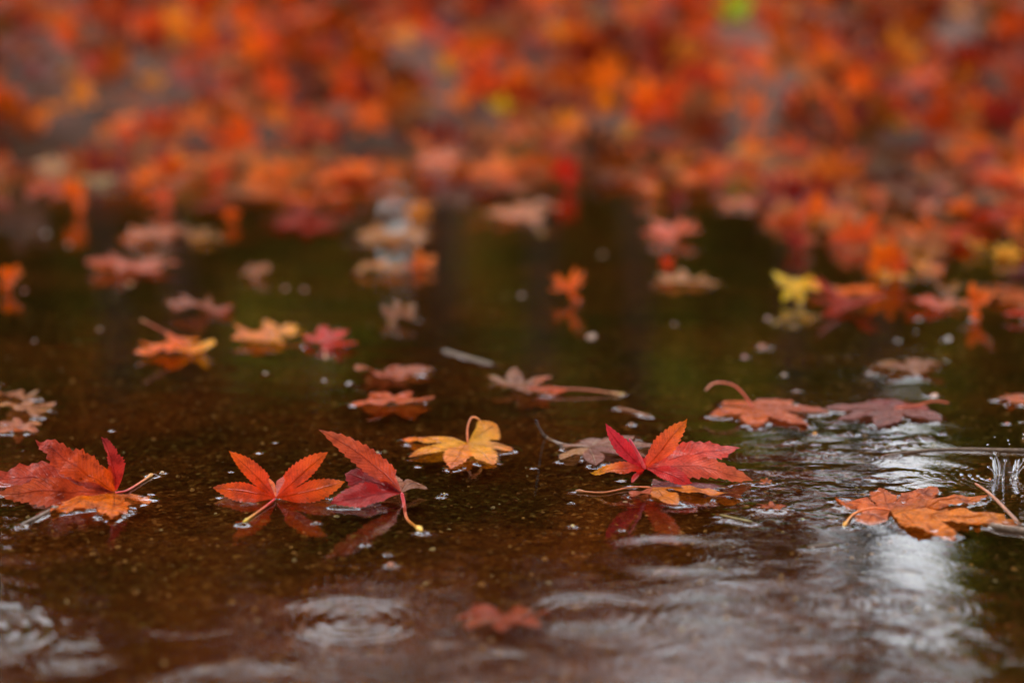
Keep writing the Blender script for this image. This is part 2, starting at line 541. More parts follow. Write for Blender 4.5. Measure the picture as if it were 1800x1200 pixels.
# B : the star with two raised lobes
hero('bright orange red maple leaf with two raised lobes and its mirror image below',
     (485, 875), [
     dict(p=(374, 857, 0.9), col=VERM, tipcol=ORG, N=CAMN, w=0.95, bend=(0, 0, 0.0016)),
     dict(p=(402, 792, 0.9), col=VERM, tipcol=ORG, N=CAMN, w=0.85, bend=(0.0015, 0, 0.000)),
     dict(p=(462, 838, 2.4), col=ORG, N=(0, -0.4, 0.9), w=0.8, bend=(0, 0, 0.001)),
     dict(p=(512, 833, 2.8), col=(0.72, 0.1, 0.05), N=(0, -0.4, 0.9), w=0.9, bend=(0, 0, 0.002)),
     dict(p=(577, 794, 0.9), col=VERM, tipcol=ORG, N=CAMN, w=0.95, bend=(-0.0012, 0, 0)),
     dict(p=(607, 846, 0.7), col=VERM, tipcol=(0.8, 0.16, 0.01), N=CAMN, w=1.1, bend=(0, 0, -0.0005))],
     stem=[(462, 893), (428, 917)], group=G_SHARP, crumple=0.0006, serr=0.08, rs=0.3, fold=0.1,
     stemcol=((0.6, 0.03, 0.03), (0.8, 0.55, 0.03)))
# C : folded leaf
hero('folded crimson maple leaf with one long pointed lobe arching up and curved front stem',
     (706, 866), [
     dict(p=(580, 886), col=(0.42, 0.012, 0.01), N=(0, -0.5, 0.9), w=1.25, bend=(0, 0, 0.003)),
     dict(p=(606, 832, 1.8), col=(0.26, 0.008, 0.008), N=(0, -0.7, 0.6), w=1.5, bend=(0.001, 0, 0.001)),
     dict(p=(560, 755, 0.8), col=(0.66, 0.07, 0.02), tipcol=(0.62, 0.12, 0.04), N=(0.55, -0.75, 0.1), w=0.85, bend=(0.0065, 0, 0.001), fold=-0.35),
     dict(p=(690, 836, 3.2), col=(0.4, 0.14, 0.06), N=(0, -0.3, 1), w=1.1),
     dict(p=(735, 848, 1.6), col=(0.36, 0.14, 0.06), N=(0, -0.3, 1), w=1.2, bend=(0, 0, 0.002))],
     stem=[(710, 884, -0.4), (716, 912, -1.2), (741, 932)], group=G_SHARP, crumple=0.0009, rs=0.34,
     stemcol=((0.62, 0.03, 0.04), (0.8, 0.5, 0.05)), stem_r=(0.0008, 0.0006), knob=0.0008, cz=0.003)
# D : yellow leaf
hero('yellow orange maple leaf with a hooked stem standing up, just behind the sharp red leaves',
     (822, 778), [
     dict(p=(706, 772), col=YEL, tipcol=ORG, w=1.1, bend=(0, 0, 0.0020)),
     dict(p=(718, 803), col=YEL, tipcol=(0.8, 0.2, 0.01), w=1.1, bend=(0, 0, 0.0015)),
     dict(p=(792, 824), col=(0.84, 0.26, 0.01), tipcol=(0.75, 0.15, 0.02), w=1.2, bend=(0, 0, 0.0022)),
     dict(p=(868, 817), col=YEL, tipcol=(0.8, 0.2, 0.01), w=1.2, bend=(0, 0, 0.0022)),
     dict(p=(903, 790), col=(0.85, 0.4, 0.06), tipcol=(0.8, 0.2, 0.02), w=1.0, bend=(0, 0, 0.0010)),
     dict(p=(874, 746, 1.0), col=(0.86, 0.42, 0.03), tipcol=(0.8, 0.24, 0.01), N=(-0.2, -0.7, 0.7), w=1.25, bend=(0, 0, 0.0005))],
     stem=[(822, 752, 0.1), (829, 734, 0.2), (841, 736, 0.3), (846, 747, 0.3)], group=G_SHARP, cz=0.0024,
     stemcol=((0.8, 0.25, 0.1), (0.8, 0.35, 0.02)), knob=0)
# F : grey brown leaf behind
hero('dull grey brown maple leaf with pale veins lying behind the tall red leaf',
     (1036, 786), [
     dict(p=(984, 808), col=TAN, w=1.0, bend=(0, 0, 0.0010)),
     dict(p=(1048, 818), col=(0.26, 0.09, 0.06), w=1.1, bend=(0, 0, 0.0010)),
     dict(p=(1150, 806), col=MAUVE, w=1.2, bend=(0, 0, 0.0015)),
     dict(p=(1168, 782), col=(0.3, 0.13, 0.09), w=1.3, bend=(0, 0, 0.0015)),
     dict(p=(1118, 766), col=(0.32, 0.14, 0.1), w=1.3, bend=(0, 0, 0.0010)),
     dict(p=(1052, 770), col=(0.3, 0.15, 0.11), w=1.3),
     dict(p=(990, 780), col=(0.34, 0.16, 0.1), w=1.0)],
     stem=[(990, 780), (958, 766), (941, 737, -1.0)], mat=M_PALE, group=G_SHARP, cz=0.0018,
     stemcol=((0.3, 0.2, 0.14), (0.05, 0.03, 0.03)), knob=0.0002)
# E2 : wet orange leaf under the red one
hero('waterlogged orange leaf lying half sunk under the tall red leaf',
     (1146, 856), [
     dict(p=(1112, 872), col=(0.55, 0.12, 0.05), w=1.1, z=0.0003),
     dict(p=(1192, 886), col=(0.72, 0.2, 0.015), w=1.1, z=0.0006),
     dict(p=(1304, 872), col=(0.72, 0.19, 0.015), w=1.0, bend=(0, 0, 0.0010)),
     dict(p=(1282, 856), col=(0.22, 0.06, 0.06), w=1.3, bend=(0, 0, 0.0015)),
     dict(p=(1180, 842), col=(0.3, 0.05, 0.04), w=1.1)],
     stem=[(1110, 856), (1060, 865), (1012, 862)], group=G_SHARP, crumple=0.0011, cz=0.0016,
     stemcol=((0.6, 0.15, 0.03), (0.4, 0.15, 0.05)), stem_r=(0.0004, 0.0003))
# E : tall red leaf
hero('tall scarlet maple leaf with one broad orange lobe standing up, right of centre',
     (1134, 824), [
     dict(p=(1112, 850), col=(0.62, 0.02, 0.015), w=1.1, bend=(0, 0, 0.002)),
     dict(p=(1036, 829, 0.0), col=(0.68, 0.03, 0.02), tipcol=(0.85, 0.4, 0.01), w=1.15, N=(0, -0.6, 0.8), bend=(0, 0, 0.002)),
     dict(p=(1064, 743, 0.6), col=(0.66, 0.02, 0.03), tipcol=(0.6, 0.03, 0.05), N=(0.2, -0.9, 0.3), w=0.95, bend=(-0.002, 0, -0.002), fold=0.2),
     dict(p=(1208, 735, 0.8), col=(0.80, 0.075, 0.02), tipcol=(0.82, 0.2, 0.01), N=(-0.1, -0.85, 0.5), w=1.35, bend=(0, 0, 0.000), fold=0.12),
     dict(p=(1302, 787, 2.6), col=(0.80, 0.08, 0.045), tipcol=(0.66, 0.05, 0.03), N=(0, -0.5, 0.8), w=1.15, bend=(0, 0, 0.003)),
     dict(p=(1324, 845), col=(0.76, 0.08, 0.05), tipcol=(0.7, 0.16, 0.05), w=1.05, N=(0, -0.6, 0.8), bend=(0, 0, 0.006)),
     dict(p=(1222, 858), col=(0.66, 0.03, 0.025), w=1.5, N=(0, -0.5, 0.8), bend=(0, 0, 0.004))],
     stem=[(1122, 798, -0.1), (1106, 771, -0.3)], group=G_SHARP, crumple=0.0014, rs=0.36, cz=0.0075,
     stemcol=((0.8, 0.08, 0.08), (0.7, 0.05, 0.1)), stem_r=(0.0008, 0.0006), knob=0, fold=0.15)
# G : orange leaf lower right
hero('flat orange brown maple leaf at the lower right beside the bright sky reflection',
     (1565, 896), [
     dict(p=(1515, 918), col=(0.68, 0.17, 0.05), w=0.8, z=0.0004),
     dict(p=(1470, 873), col=(0.7, 0.14, 0.02), w=1.0, z=0.0008, bend=(0, 0, 0.0004)),
     dict(p=(1545, 856), col=(0.6, 0.13, 0.03), w=1.1, bend=(0, 0, 0.0005)),
     dict(p=(1648, 856), col=(0.55, 0.12, 0.03), w=1.2, bend=(0, 0, 0.0008)),
     dict(p=(1742, 872), col=(0.6, 0.14, 0.02), w=1.0, bend=(0, 0, 0.0008)),
     dict(p=(1800, 918), col=(0.76, 0.2, 0.015), tipcol=(0.6, 0.2, 0.03), w=1.6, bend=(0, 0, 0.0008)),
     dict(p=(1680, 944), col=(0.76, 0.2, 0.015), w=1.5, bend=(0, 0, 0.0004))],
     stem=[(1535, 893, -0.1), (1502, 902, -0.5), (1483, 924)], group=G_SHARP, crumple=0.0016, cz=0.0013, ragged=0.35, mat=M_SPOT,
     stemcol=((0.75, 0.15, 0.02), (0.85, 0.4, 0.02)))
# I, J, K : soft leaves right of centre
hero('soft focus orange brown leaf with a long arched stem, right of centre',
     (1324, 716), [
     dict(p=(1250, 730), col=RUST, bend=(0, 0, 0.0005)),
     dict(p=(1330, 750), col=RUST, w=1.2, bend=(0, 0, 0.0008)),
     dict(p=(1420, 748), col=(0.55, 0.12, 0.04), w=1.2, bend=(0, 0, 0.0008)),
     dict(p=(1458, 722), col=(0.5, 0.12, 0.05), w=1.2, bend=(0, 0, 0.0008)),
     dict(p=(1390, 702), col=(0.55, 0.12, 0.04), w=1.2),
     dict(p=(1275, 704), col=RUST, w=1.1)],
     stem=[(1305, 690, 0.2), (1285, 675, 0.4), (1256, 673, 0.5), (1240, 686, 0.4)], cz=0.0013, group=G_SHARP, knob=0,
     stemcol=((0.75, 0.12, 0.06), (0.8, 0.35, 0.2)), n_out=12, m=4)
hero('dark purple brown leaf lying flat right of the leaf with the arched stem',
     (1572, 718), [
     dict(p=(1470, 738), col=MAUVE, bend=(0, 0, 0.0005)),
     dict(p=(1545, 750), col=MAUVE, w=1.2, bend=(0, 0, 0.0005)),
     dict(p=(1655, 738), col=MAUVE, w=1.2, bend=(0, 0, 0.0008)),
     dict(p=(1630, 714), col=(0.35, 0.05, 0.03), w=1.2),
     dict(p=(1545, 700), col=(0.24, 0.05, 0.04), w=1.3),
     dict(p=(1450, 716), col=MAUVE, w=1.2, bend=(0, 0, 0.0005))],
     stem=[(1612, 712, 0), (1640, 705, 0), (1668, 708, 0)], cz=0.0013, group=G_SHARP, knob=0,
     stemcol=((0.65, 0.12, 0.04), (0.65, 0.12, 0.04)), n_out=12, m=4)

# ------------------------------------------------------------------ template leaves for the softer ones
def template(nl, seed, m=2, n_in=2, n_out=4, curl=0.0):
    r = random.Random(seed)
    lobes = []
    span = R(250 if nl >= 6 else 215)
    for i in range(nl):
        a = -span / 2 + span * i / (nl - 1) + r.uniform(-0.07, 0.07)
        mid = 1 - abs(i - (nl - 1) / 2) / ((nl - 1) / 2)
        L = 0.55 + 0.45 * mid ** 0.8 + r.uniform(-0.06, 0.06)
        z = curl * r.uniform(-0.4, 1.0) * L
        h = math.sqrt(max(L * L - z * z, 0.02))
        tc = (1, 1, 1) if r.random() < 0.6 else (1.0, 1.35, 0.9)
        lobes.append(dict(tip=(h * math.sin(a), h * math.cos(a), z), col=(1, 1, 1), tipcol=tc, w=r.uniform(0.95, 1.3),
                          bend=(0, 0, -0.12 * z + curl * r.uniform(-0.15, 0.15)), fold=r.uniform(-0.2, 0.35)))
    return leaf_mesh('t', (0, 0, 0), lobes, m=m, n_in=n_in, n_out=n_out, crumple=0, water=False, seed=seed, serr=0.0 if n_out < 9 else 0.09)

TPL = [template(nl, s, curl=c) for s, (nl, c) in enumerate([(7, .15), (5, .3), (7, .5), (6, .7), (7, .8), (5, .9), (7, 0.3), (6, .5)])]
TPL_HI = [template(nl, 20 + s, m=4, n_in=3, n_out=12, curl=c) for s, (nl, c) in enumerate([(7, .12), (6, .25), (7, .45), (5, .7), (7, .85)])]

def tpl_mesh(tp):
    c, q, t, cl, la, ra = tp
    return mesh_np('leaf_blade', [tuple(p) for p in c], q, t, cl, {'lat': la, 'rad': ra})
TPL_ME = [tpl_mesh(t) for t in TPL]
for me in TPL_ME: me.materials.append(M_CARPET)

def rotm(yaw, pitch, roll):
    cy, sy, cp, sp, cr, sr = math.cos(yaw), math.sin(yaw), math.cos(pitch), math.sin(pitch), math.cos(roll), math.sin(roll)
    Z = np.array([[cy, -sy, 0], [sy, cy, 0], [0, 0, 1]])
    X = np.array([[1, 0, 0], [0, cp, -sp], [0, sp, cp]])
    Y = np.array([[cr, 0, sr], [0, 1, 0], [-sr, 0, cr]])
    return Z, X, Y

PLACED = []
def to_px(x, y, z):
    dz = z - CAM_H
    f = y * math.cos(PITCH) - dz * math.sin(PITCH); u = y * math.sin(PITCH) + dz * math.cos(PITCH)
    return 900 + FPX * x / f, 600 - FPX * u / f

def mid_leaf(label, px, py, w, h, col, tp=None, yaw=None, group=None, stem=None, base=None, col2=None, roll=0.0, lift=0.0, mat=None):
    """a soft leaf filling about w x h px of the photograph round (px, py); its lowest edge sits on the water or bank"""
    yb = min(py + h * 0.5, 1190)
    P = on_plane(px, yb)
    for k_ in range(600):                                # bank: walk the sight line until it meets the ground
        c_ = at_depth(px, yb, 1.2 + 0.006 * k_)
        if c_.z <= max(float(ground_z(np.array(c_.x), np.array(c_.y))), 0.0):
            if k_ > 0: P = c_
            break
    gz = max(float(ground_z(np.array(P.x), np.array(P.y))), 0.0)
    scl = FPX / P.y
    S = w / scl / (1.42 if h < 0.36 * w else 1.6)
    tpi = tp if tp is not None else rnd.randrange(3)
    c, q, t, cl, la, ra = TPL_HI[tpi]
    col = (col[0], col[1], col[2] * 0.4)
    if col2 is not None: col2 = (col2[0], col2[1], col2[2] * 0.4)
    A = np.array([tuple(p) for p in c]) * S
    A[:, 1] *= 0.62 + 0.38 * abs(math.sin(px * 1.3)); A[:, 0] *= 0.9 + 0.2 * math.sin(py)
    A[:, 2] *= 1.0 if h > 0.4 * w else 0.4
    for p_ in A: p_[2] += 0.16 * S * noise.noise(Vector((p_[0] / S * 2.2 + px, p_[1] / S * 2.2, 0)))
    elev = math.atan(0.24 / P.y)
    yaw = rnd.uniform(-3, 3) if yaw is None else yaw
    s_ = max(0.0, min(1.0, h / w * 0.95))
    pit = max(0.0, math.asin(s_) - elev)
    Z0, _, _ = rotm(yaw, 0, 0)
    _, X1, Y1 = rotm(0, pit, roll)
    A = (Y1 @ (X1 @ (Z0 @ A.T))).T
    mid = (A.max(0) + A.min(0)) / 2
    A[:, 0] -= mid[0]; A[:, 1] -= mid[1]; A[:, 2] -= A[:, 2].min()
    base_p = Vector((P.x, P.y + (A[:, 1].max() if pit > 0.3 else 0) * 0.5, gz + 0.0004 + lift))
    PLACED.append((px, py, w, h, base_p.y, label))
    cols = np.array(cl) * np.array([*col, 1])
    if col2 is not None:
        f = np.clip((A[:, 0] / (A[:, 0].max() + 1e-6)) * 1.2, 0, 1)[:, None]
        cols[:, :3] = cols[:, :3] * (1 - f) + np.array(col2)[None] * f
    cols[:, 3] = 1
    for p in A:
        if p[2] < 0.0015 and gz <= 0 and lift >= 0: contact.append((p[0] + base_p.x, p[1] + base_p.y))
    root = empty('maple_leaf', base_p)
    tag(root, label, 'leaf', group)
    link('blade', mesh_np('blade', A, q, t, cols, {'lat': la, 'rad': ra}), mat or M_LEAF, root)
    if stem:
        c0 = Vector((float(A[0][0]), float(A[0][1]), float(A[0][2])))
        pts = [c0]
        for sx, sy in stem:
            g = at_depth(sx, sy, base_p.y + c0.y)
            if g.z < 0.0006: g = on_plane(sx, sy, 0.0006)
            pts.append(g - base_p)
        co, q2, t2, cl2 = tube(pts, 0.0005, 0.0004, cols=((0.6, 0.1, 0.04), (0.75, 0.4, 0.15)), seg=6, knob=0.0006)
        link('stem', mesh_np('stem', [tuple(p) for p in co], q2, t2, cl2), M_STEM, root)
    return root

GM = 'blurred leaves floating on the middle of the puddle'
GB = 'far blurred leaves at the edge of the puddle'
ML = [
 ('small curled orange leaf scrap standing right of the scarlet leaf', 1346, 840, 40, 24, (0.55, 0.12, 0.06), 1, None, None),
 ('small red brown leaf scrap afloat between the scarlet leaf and the flat orange leaf', 1356, 886, 56, 13, (0.5, 0.09, 0.04), 0, None, None),
 ('reddish submerged leaf near the bottom edge, blurred under the ripples', 880, 1062, 190, 44, (0.34, 0.045, 0.03), 0, None, None),
 ('orange leaf cut by the right edge above the brown purple leaf', 1788, 694, 90, 26, (0.6, 0.13, 0.07), 1, None, None),
 ('mauve curled leaf with a dark hollow and a long stem pointing right', 925, 668, 150, 42, MAUVE, 2, [(1020, 684), (1094, 693)], (0.6, 0.09, 0.05)),
 ('rust coloured leaf left of the mauve curled leaf with a bright wet glint', 690, 692, 140, 36, (0.58, 0.09, 0.03), 1, None, None),
 ('pale pink sheened leaf lying flat above the rust coloured leaf', 692, 645, 165, 34, (0.42, 0.09, 0.08), 0, None, (0.45, 0.1, 0.06)),
 ('orange and yellow leaf with a thick stem hooked up at its left end', 308, 600, 160, 42, ORG, 2, [(268, 572), (248, 562)], YEL),
 ('pale yellow orange leaf touching the dark red leaf at its right', 470, 580, 135, 38, (0.75, 0.2, 0.05), 0, None, YEL),
 ('dark red leaf with raised sides and a red reflection under it', 580, 588, 150, 46, (0.6, 0.018, 0.006), 2, [(570, 612), (573, 630)], None),
 ('mauve and silver leaf floating above the yellow orange pair', 350, 538, 160, 32, (0.30, 0.08, 0.08), 0, None, (0.45, 0.07, 0.06)),
 ('dull mauve leaf with a dark round hollow left of the pale twig', 700, 545, 120, 46, MAUVE, 2, None, None),
 ('pink leaf lying flat in the dark green water at left', 228, 466, 155, 30, (0.5, 0.10, 0.09), 0, None, None),
 ('small dull pink leaf left of centre on the dark water', 452, 474, 95, 26, (0.38, 0.12, 0.08), 1, None, None),
 ('upright orange leaf cut by the left edge with a red reflection', 18, 470, 72, 88, ORG, 4, None, (0.7, 0.2, 0.12)),
 ('grey pink leaf cut by the left edge, the upper of three', 22, 686, 100, 24, (0.45, 0.16, 0.12), 0, None, None),
 ('dull orange and silver leaf at the left edge, the middle of three', 50, 712, 110, 24, (0.42, 0.14, 0.08), 0, None, None),
 ('thin pink leaf lying at the left edge, the lowest of three', 25, 749, 95, 14, (0.5, 0.14, 0.12), 0, None, None),
 ('grey mauve leaf lying flat above the purple brown leaf at right', 1582, 632, 160, 34, (0.30, 0.11, 0.09), 0, None, None),
 ('orange star shaped leaf standing upright in the dark water with its reflection', 998, 505, 100, 54, ORG, 4, None, None),
 ('bright yellow leaf with one lobe raised at right of centre', 1395, 500, 120, 56, (0.9, 0.52, 0.01), 2, None, (0.85, 0.4, 0.01)),
 ('tall red and amber leaf standing on edge among leaves at right', 1562, 435, 96, 112, (0.75, 0.12, 0.01), 4, None, (0.6, 0.05, 0.01)),
 ('amber leaf lying at the foot of the tall red and amber leaf', 1566, 470, 110, 44, (0.86, 0.3, 0.01), 2, None, None),
 ('dark red curled leaf with a lit side painted pink left of the tall leaf', 1406, 412, 96, 66, (0.28, 0.01, 0.008), 3, None, (0.6, 0.12, 0.1)),  # the lit side is put into the leaf colour as a pink second tone
 ('vivid orange leaf standing at the right edge with a rusty reflection', 1728, 528, 116, 72, (0.85, 0.13, 0.008), 4, None, None),
 ('crimson leaf cut by the right edge beside the vivid orange leaf', 1798, 548, 70, 34, (0.65, 0.04, 0.03), 1, None, None),
 ('yellow leaf at the right edge above the vivid orange leaf', 1772, 442, 66, 38, (0.88, 0.42, 0.02), 2, None, None),
 ('ochre leaf standing upright left of the yellow leaf at the right edge', 1716, 422, 56, 54, (0.7, 0.3, 0.02), 4, None, None),
 ('orange and crimson leaf with raised rim right of centre', 1138, 332, 96, 44, (0.85, 0.14, 0.01), 3, None, (0.85, 0.25, 0.01)),
 ('dark crimson leaf tucked right of the orange and crimson leaf', 1192, 345, 60, 44, (0.22, 0.01, 0.008), 2, None, None),
 ('pink red leaf with its right lobe lifted above the dark water', 1178, 398, 115, 46, (0.75, 0.10, 0.06), 2, None, None),
 ('deep red round curled leaf right of the dark green reflection', 992, 296, 72, 76, (0.62, 0.02, 0.01), 4, None, None),
 ('salmon orange leaf lying flat left of the dark green reflection', 770, 276, 120, 30, (0.85, 0.16, 0.05), 0, None, None),
 ('rusty orange leaf at the left end of the salmon orange leaf', 690, 298, 60, 52, (0.7, 0.13, 0.02), 2, None, None),
 ('small amber orange leaf below the silver sky reflection', 736, 363, 80, 38, (0.88, 0.25, 0.01), 2, None, None),
 ('orange leaf with one lobe up on the long tan leaf', 740, 456, 90, 38, (0.85, 0.15, 0.02), 3, None, (0.7, 0.2, 0.1)),
 ('long tan leaf lying flat under the small orange leaf', 668, 468, 110, 24, (0.55, 0.2, 0.09), 0, None, None),
 ('tan leaf lying flat below the small amber orange leaf', 690, 412, 160, 26, (0.5, 0.18, 0.07), 0, None, None),
 ('long salmon pink leaf lying flat below the dark green reflection', 900, 368, 175, 34, (0.6, 0.17, 0.11), 0, None, (0.4, 0.15, 0.12)),
 ('small scarlet leaf standing at the left end of a tan leaf', 1172, 465, 46, 36, (0.85, 0.05, 0.01), 4, None, None),
 ('dull tan leaf lying right of the small scarlet leaf', 1205, 486, 110, 30, (0.5, 0.2, 0.12), 0, None, None),
 ('big vivid orange leaf standing upright at the left', 128, 334, 84, 86, (0.88, 0.13, 0.005), 4, None, None),
 ('orange and pink leaf standing right of the big vivid orange leaf', 282, 332, 86, 68, (0.8, 0.1, 0.03), 3, None, None),
 ('narrow orange leaf standing left of centre', 405, 364, 42, 60, (0.78, 0.11, 0.02), 4, None, None),
 ('red orange leaf with pale edge at the far edge of the water', 388, 300, 60, 56, (0.8, 0.07, 0.02), 3, None, None),
 ('long pink leaf lying flat in the water at left', 262, 408, 130, 30, (0.55, 0.14, 0.10), 0, None, None),
 ('dull ochre leaf touching the long pink leaf at its right', 360, 412, 90, 26, (0.5, 0.22, 0.08), 0, None, None),
 ('small orange leaf with red rim at the far water edge', 592, 334, 70, 42, (0.72, 0.12, 0.03), 2, None, None),
 ('pale pink leaf lying flat left of the big vivid orange leaf', 92, 285, 110, 34, (0.55, 0.24, 0.15), 0, None, None),
 ('grey leaf lying flat right of the big vivid orange leaf', 178, 312, 90, 28, (0.38, 0.24, 0.17), 0, None, None),
 ('ochre and orange leaf lying right of the amber leaf', 1628, 462, 90, 34, (0.8, 0.25, 0.02), 2, None, (0.7, 0.1, 0.02)),
 ('curled brown leaf in the crowded right cluster', 1668, 500, 80, 40, (0.35, 0.12, 0.05), 3, None, None),
 ('red leaf lying under the curled brown leaf', 1640, 530, 120, 26, (0.6, 0.06, 0.02), 1, None, (0.5, 0.14, 0.08)),
 ('orange leaf leaning at the right edge above the yellow leaf', 1784, 400, 60, 46, (0.85, 0.16, 0.01), 4, None, None),
 ('salmon leaf standing behind the dark red curled leaf', 1540, 340, 66, 38, (0.75, 0.13, 0.08), 2, None, None),
 ('salmon leaf lying right of the standing salmon leaf', 1632, 360, 60, 34, (0.65, 0.14, 0.09), 1, None, None),
 ('orange and pink leaf lying flat right of the crimson leaf', 1300, 345, 100, 34, (0.7, 0.12, 0.05), 0, None, None),
]
for i, (lab, px, py, w, h, col, tp, st, c2) in enumerate(ML):
    mid_leaf(lab, px, py, w, h, col, tp=tp, stem=st, col2=c2, group=GM if py > 440 else GB, lift=-0.0035 if 'bottom edge' in lab else 0.0, yaw=[0.3, -0.4, 2.7, 1.4, -0.9][i % 5] + 0.5 * math.sin(i * 7), roll=0.07 * math.sin(i * 3.3))
GC = 'blurred leaves that stand out in the leaf carpet of the bank'
BL = [
 ('lime green leaf alone in the leaf carpet at the top right', 1290, 46, 78, 42, (0.42, 0.62, 0.02)),
 ('lemon yellow leaf standing at the middle of the leaf carpet', 880, 196, 56, 50, (0.9, 0.62, 0.02)),
 ('lemon yellow leaf in the right half of the leaf carpet', 1588, 228, 58, 44, (0.85, 0.5, 0.02)),
 ('amber yellow leaf in the leaf carpet left of the lemon yellow one', 784, 130, 52, 46, (0.88, 0.36, 0.01)),
 ('amber orange leaf standing in the leaf carpet at the upper left', 268, 152, 66, 54, (0.88, 0.28, 0.01)),
 ('amber leaf with red foot standing right of the left edge', 144, 182, 74, 60, (0.88, 0.25, 0.008)),
 ('glowing orange leaf with pink foot near the left edge', 72, 218, 66, 66, (0.88, 0.2, 0.02)),
 ('rusty orange leaf behind the big vivid orange leaf', 184, 244, 62, 50, (0.75, 0.16, 0.01)),
 ('orange leaf with pale right half in the left part of the carpet', 345, 228, 76, 54, (0.86, 0.17, 0.01)),
 ('vivid orange leaf standing above the dark water left of centre', 484, 214, 74, 62, (0.88, 0.2, 0.01)),
 ('vivid orange round leaf left of centre at the carpet foot', 648, 228, 86, 60, (0.86, 0.14, 0.01)),
 ('orange leaf with pink right edge left of the lemon yellow leaf', 800, 190, 84, 56, (0.86, 0.18, 0.02)),
 ('deep crimson leaf at the upper left of the leaf carpet', 70, 128, 88, 54, (0.25, 0.01, 0.005)),
 ('amber orange leaf pointing down right of the lemon yellow leaf', 1064, 188, 62, 66, (0.85, 0.22, 0.01)),
 ('tangerine leaf leaning right in the right half of the carpet', 1352, 138, 74, 56, (0.88, 0.16, 0.01)),
 ('tangerine leaf with raised ends in the right half of the carpet', 1320, 212, 110, 56, (0.86, 0.14, 0.02)),
 ('long amber leaf in the upper leaf carpet left of centre', 712, 88, 90, 50, (0.85, 0.27, 0.01)),
 ('pale apricot leaf at the carpet foot right of centre', 1312, 284, 66, 30, (0.75, 0.32, 0.1)),
 ('apricot leaf small and pale at the carpet foot', 1104, 246, 42, 34, (0.8, 0.32, 0.08)),
 ('amber leaf at the upper right corner of the carpet', 1688, 36, 70, 44, (0.8, 0.28, 0.01)),
 ('orange leaf standing dark edged in the right carpet foot', 1684, 280, 52, 66, (0.75, 0.13, 0.02)),
]
for i, (lab, px, py, w, h, col) in enumerate(BL):
    mid_leaf(lab, px, py, w, h, col, tp=[4, 3, 2, 4, 3][i % 5], group=GC, yaw=[0.3, -0.4, 2.9, 0.1, -0.25][i % 5], lift=0.012 if py > 100 else 0.02)

# ------------------------------------------------------------------ leaf carpet: 200 single leaves, the rest as one mass
PAL = [((0.84, 0.15, 0.003), 26, 'orange'), ((0.76, 0.08, 0.003), 32, 'red orange'), ((0.42, 0.03, 0.004), 14, 'red'),
       ((0.20, 0.01, 0.006), 8, 'dark crimson'), ((0.36, 0.12, 0.04), 11, 'dull pink brown'), ((0.84, 0.26, 0.008), 5, 'amber'),
       ((0.3, 0.13, 0.03), 6, 'olive brown')]
wts = np.array([p[1] for p in PAL], float); wts /= wts.sum()

def density(x, y):
    s = float(shore_y(np.array(x)))
    d = y - s
    right = 1 / (1 + math.exp(-(x / y - 0.12) * 60))
    if d > -0.05: return 1.0
    lo = -0.72 - 0.55 * right
    if d < lo: return 0.02
    return (0.22 + 0.8 * ((d - lo) / (-0.05 - lo)) ** 1.35) * (1.0 + 0.9 * right)

singles, mass = [], []
def near_special(x, y):
    return False
N_T = 8200
k = 0
while k < N_T:
    y = 1.35 + (5.2 - 1.35) * rnd.random() ** 1.35
    hw = 0.40 * y + 0.25
    x = rnd.uniform(-hw, hw)
    if rnd.random() > density(x, y): 
        k += 0.3; continue
    k += 1
    gz = max(float(ground_z(np.array(x), np.array(y))), 0.0)
    dbank = y - float(shore_y(np.array(x)))
    afloat = gz <= 0.0005
    S = rnd.uniform(0.028, 0.045)
    pn = noise.noise(Vector((x * 5.5, y * 3.2, 4.2))); pn2 = noise.noise(Vector((x * 4.1 + 9, y * 2.6, 1.3)))
    ww = wts * np.array([1 + 2.2 * max(pn, 0), 1 + 1.0 * max(-pn, 0), 1 + 2.0 * max(pn2, 0), 1 + 5 * max(pn2, 0), 1 + 4 * max(-pn2, 0), 1 + 3 * max(pn, 0), 1]); ww = ww / ww.sum()
    ci = int(np.searchsorted(np.cumsum(ww), rnd.random() * 0.9999))
    if afloat and rnd.random() < 0.25: ci = 4
    col = np.array(PAL[ci][0]) * min(1.2, max(0.25, rnd.gauss(0.76 + 1.0 * pn, 0.27)))  # shade of the gaps between leaves put into the leaf colour, in noise patches
    if afloat:
        pit, rol = (rnd.gauss(0, 0.05), rnd.gauss(0, 0.05)) if rnd.random() < 0.75 else (rnd.uniform(0.3, 0.9), rnd.gauss(0, 0.3))
        tp = rnd.choice([0, 0, 6, 1, 2]); lift = 0.0015
    else:
        pit, rol = rnd.gauss(0.45, 0.5), rnd.gauss(0, 0.45)
        tp = rnd.randrange(len(TPL)); lift = 0.004 + rnd.random() ** 1.5 * 0.028
    yaw = rnd.uniform(-math.pi, math.pi)
    qx, qy = to_px(x, y, gz + lift + 0.3 * S)
    if any(abs(qx - a[0]) < a[2] * 0.5 + 14 and abs(qy - a[1]) < a[3] * 0.5 + 12 and y < a[4] + 0.12 for a in PLACED): continue
    if afloat and qy > 385 and qx < 1320: continue
    rec = (x, y, gz + lift, S, yaw, pit, rol, tp, col, ci, afloat)
    inview = abs(x) / y < 0.235 and y < 3.9
    (singles if inview else mass).append(rec)
singles.sort(key=lambda r_: r_[1])
mass += singles[215:]; singles = singles[:215]
SHORT = {}
def short(lab):
    w = lab.split()
    for k_, t_ in enumerate(w):
        if t_ in ('cut', 'lying', 'standing', 'with', 'in', 'at', 'alone', 'afloat', 'above', 'below', 'left', 'right', 'behind', 'floating', 'under', 'tucked', 'touching', 'small') and k_ > 1: break
    return 'the ' + ' '.join(w[:k_])
CNT = {}
for a in PLACED: CNT[short(a[5])] = CNT.get(short(a[5]), 0) + 1
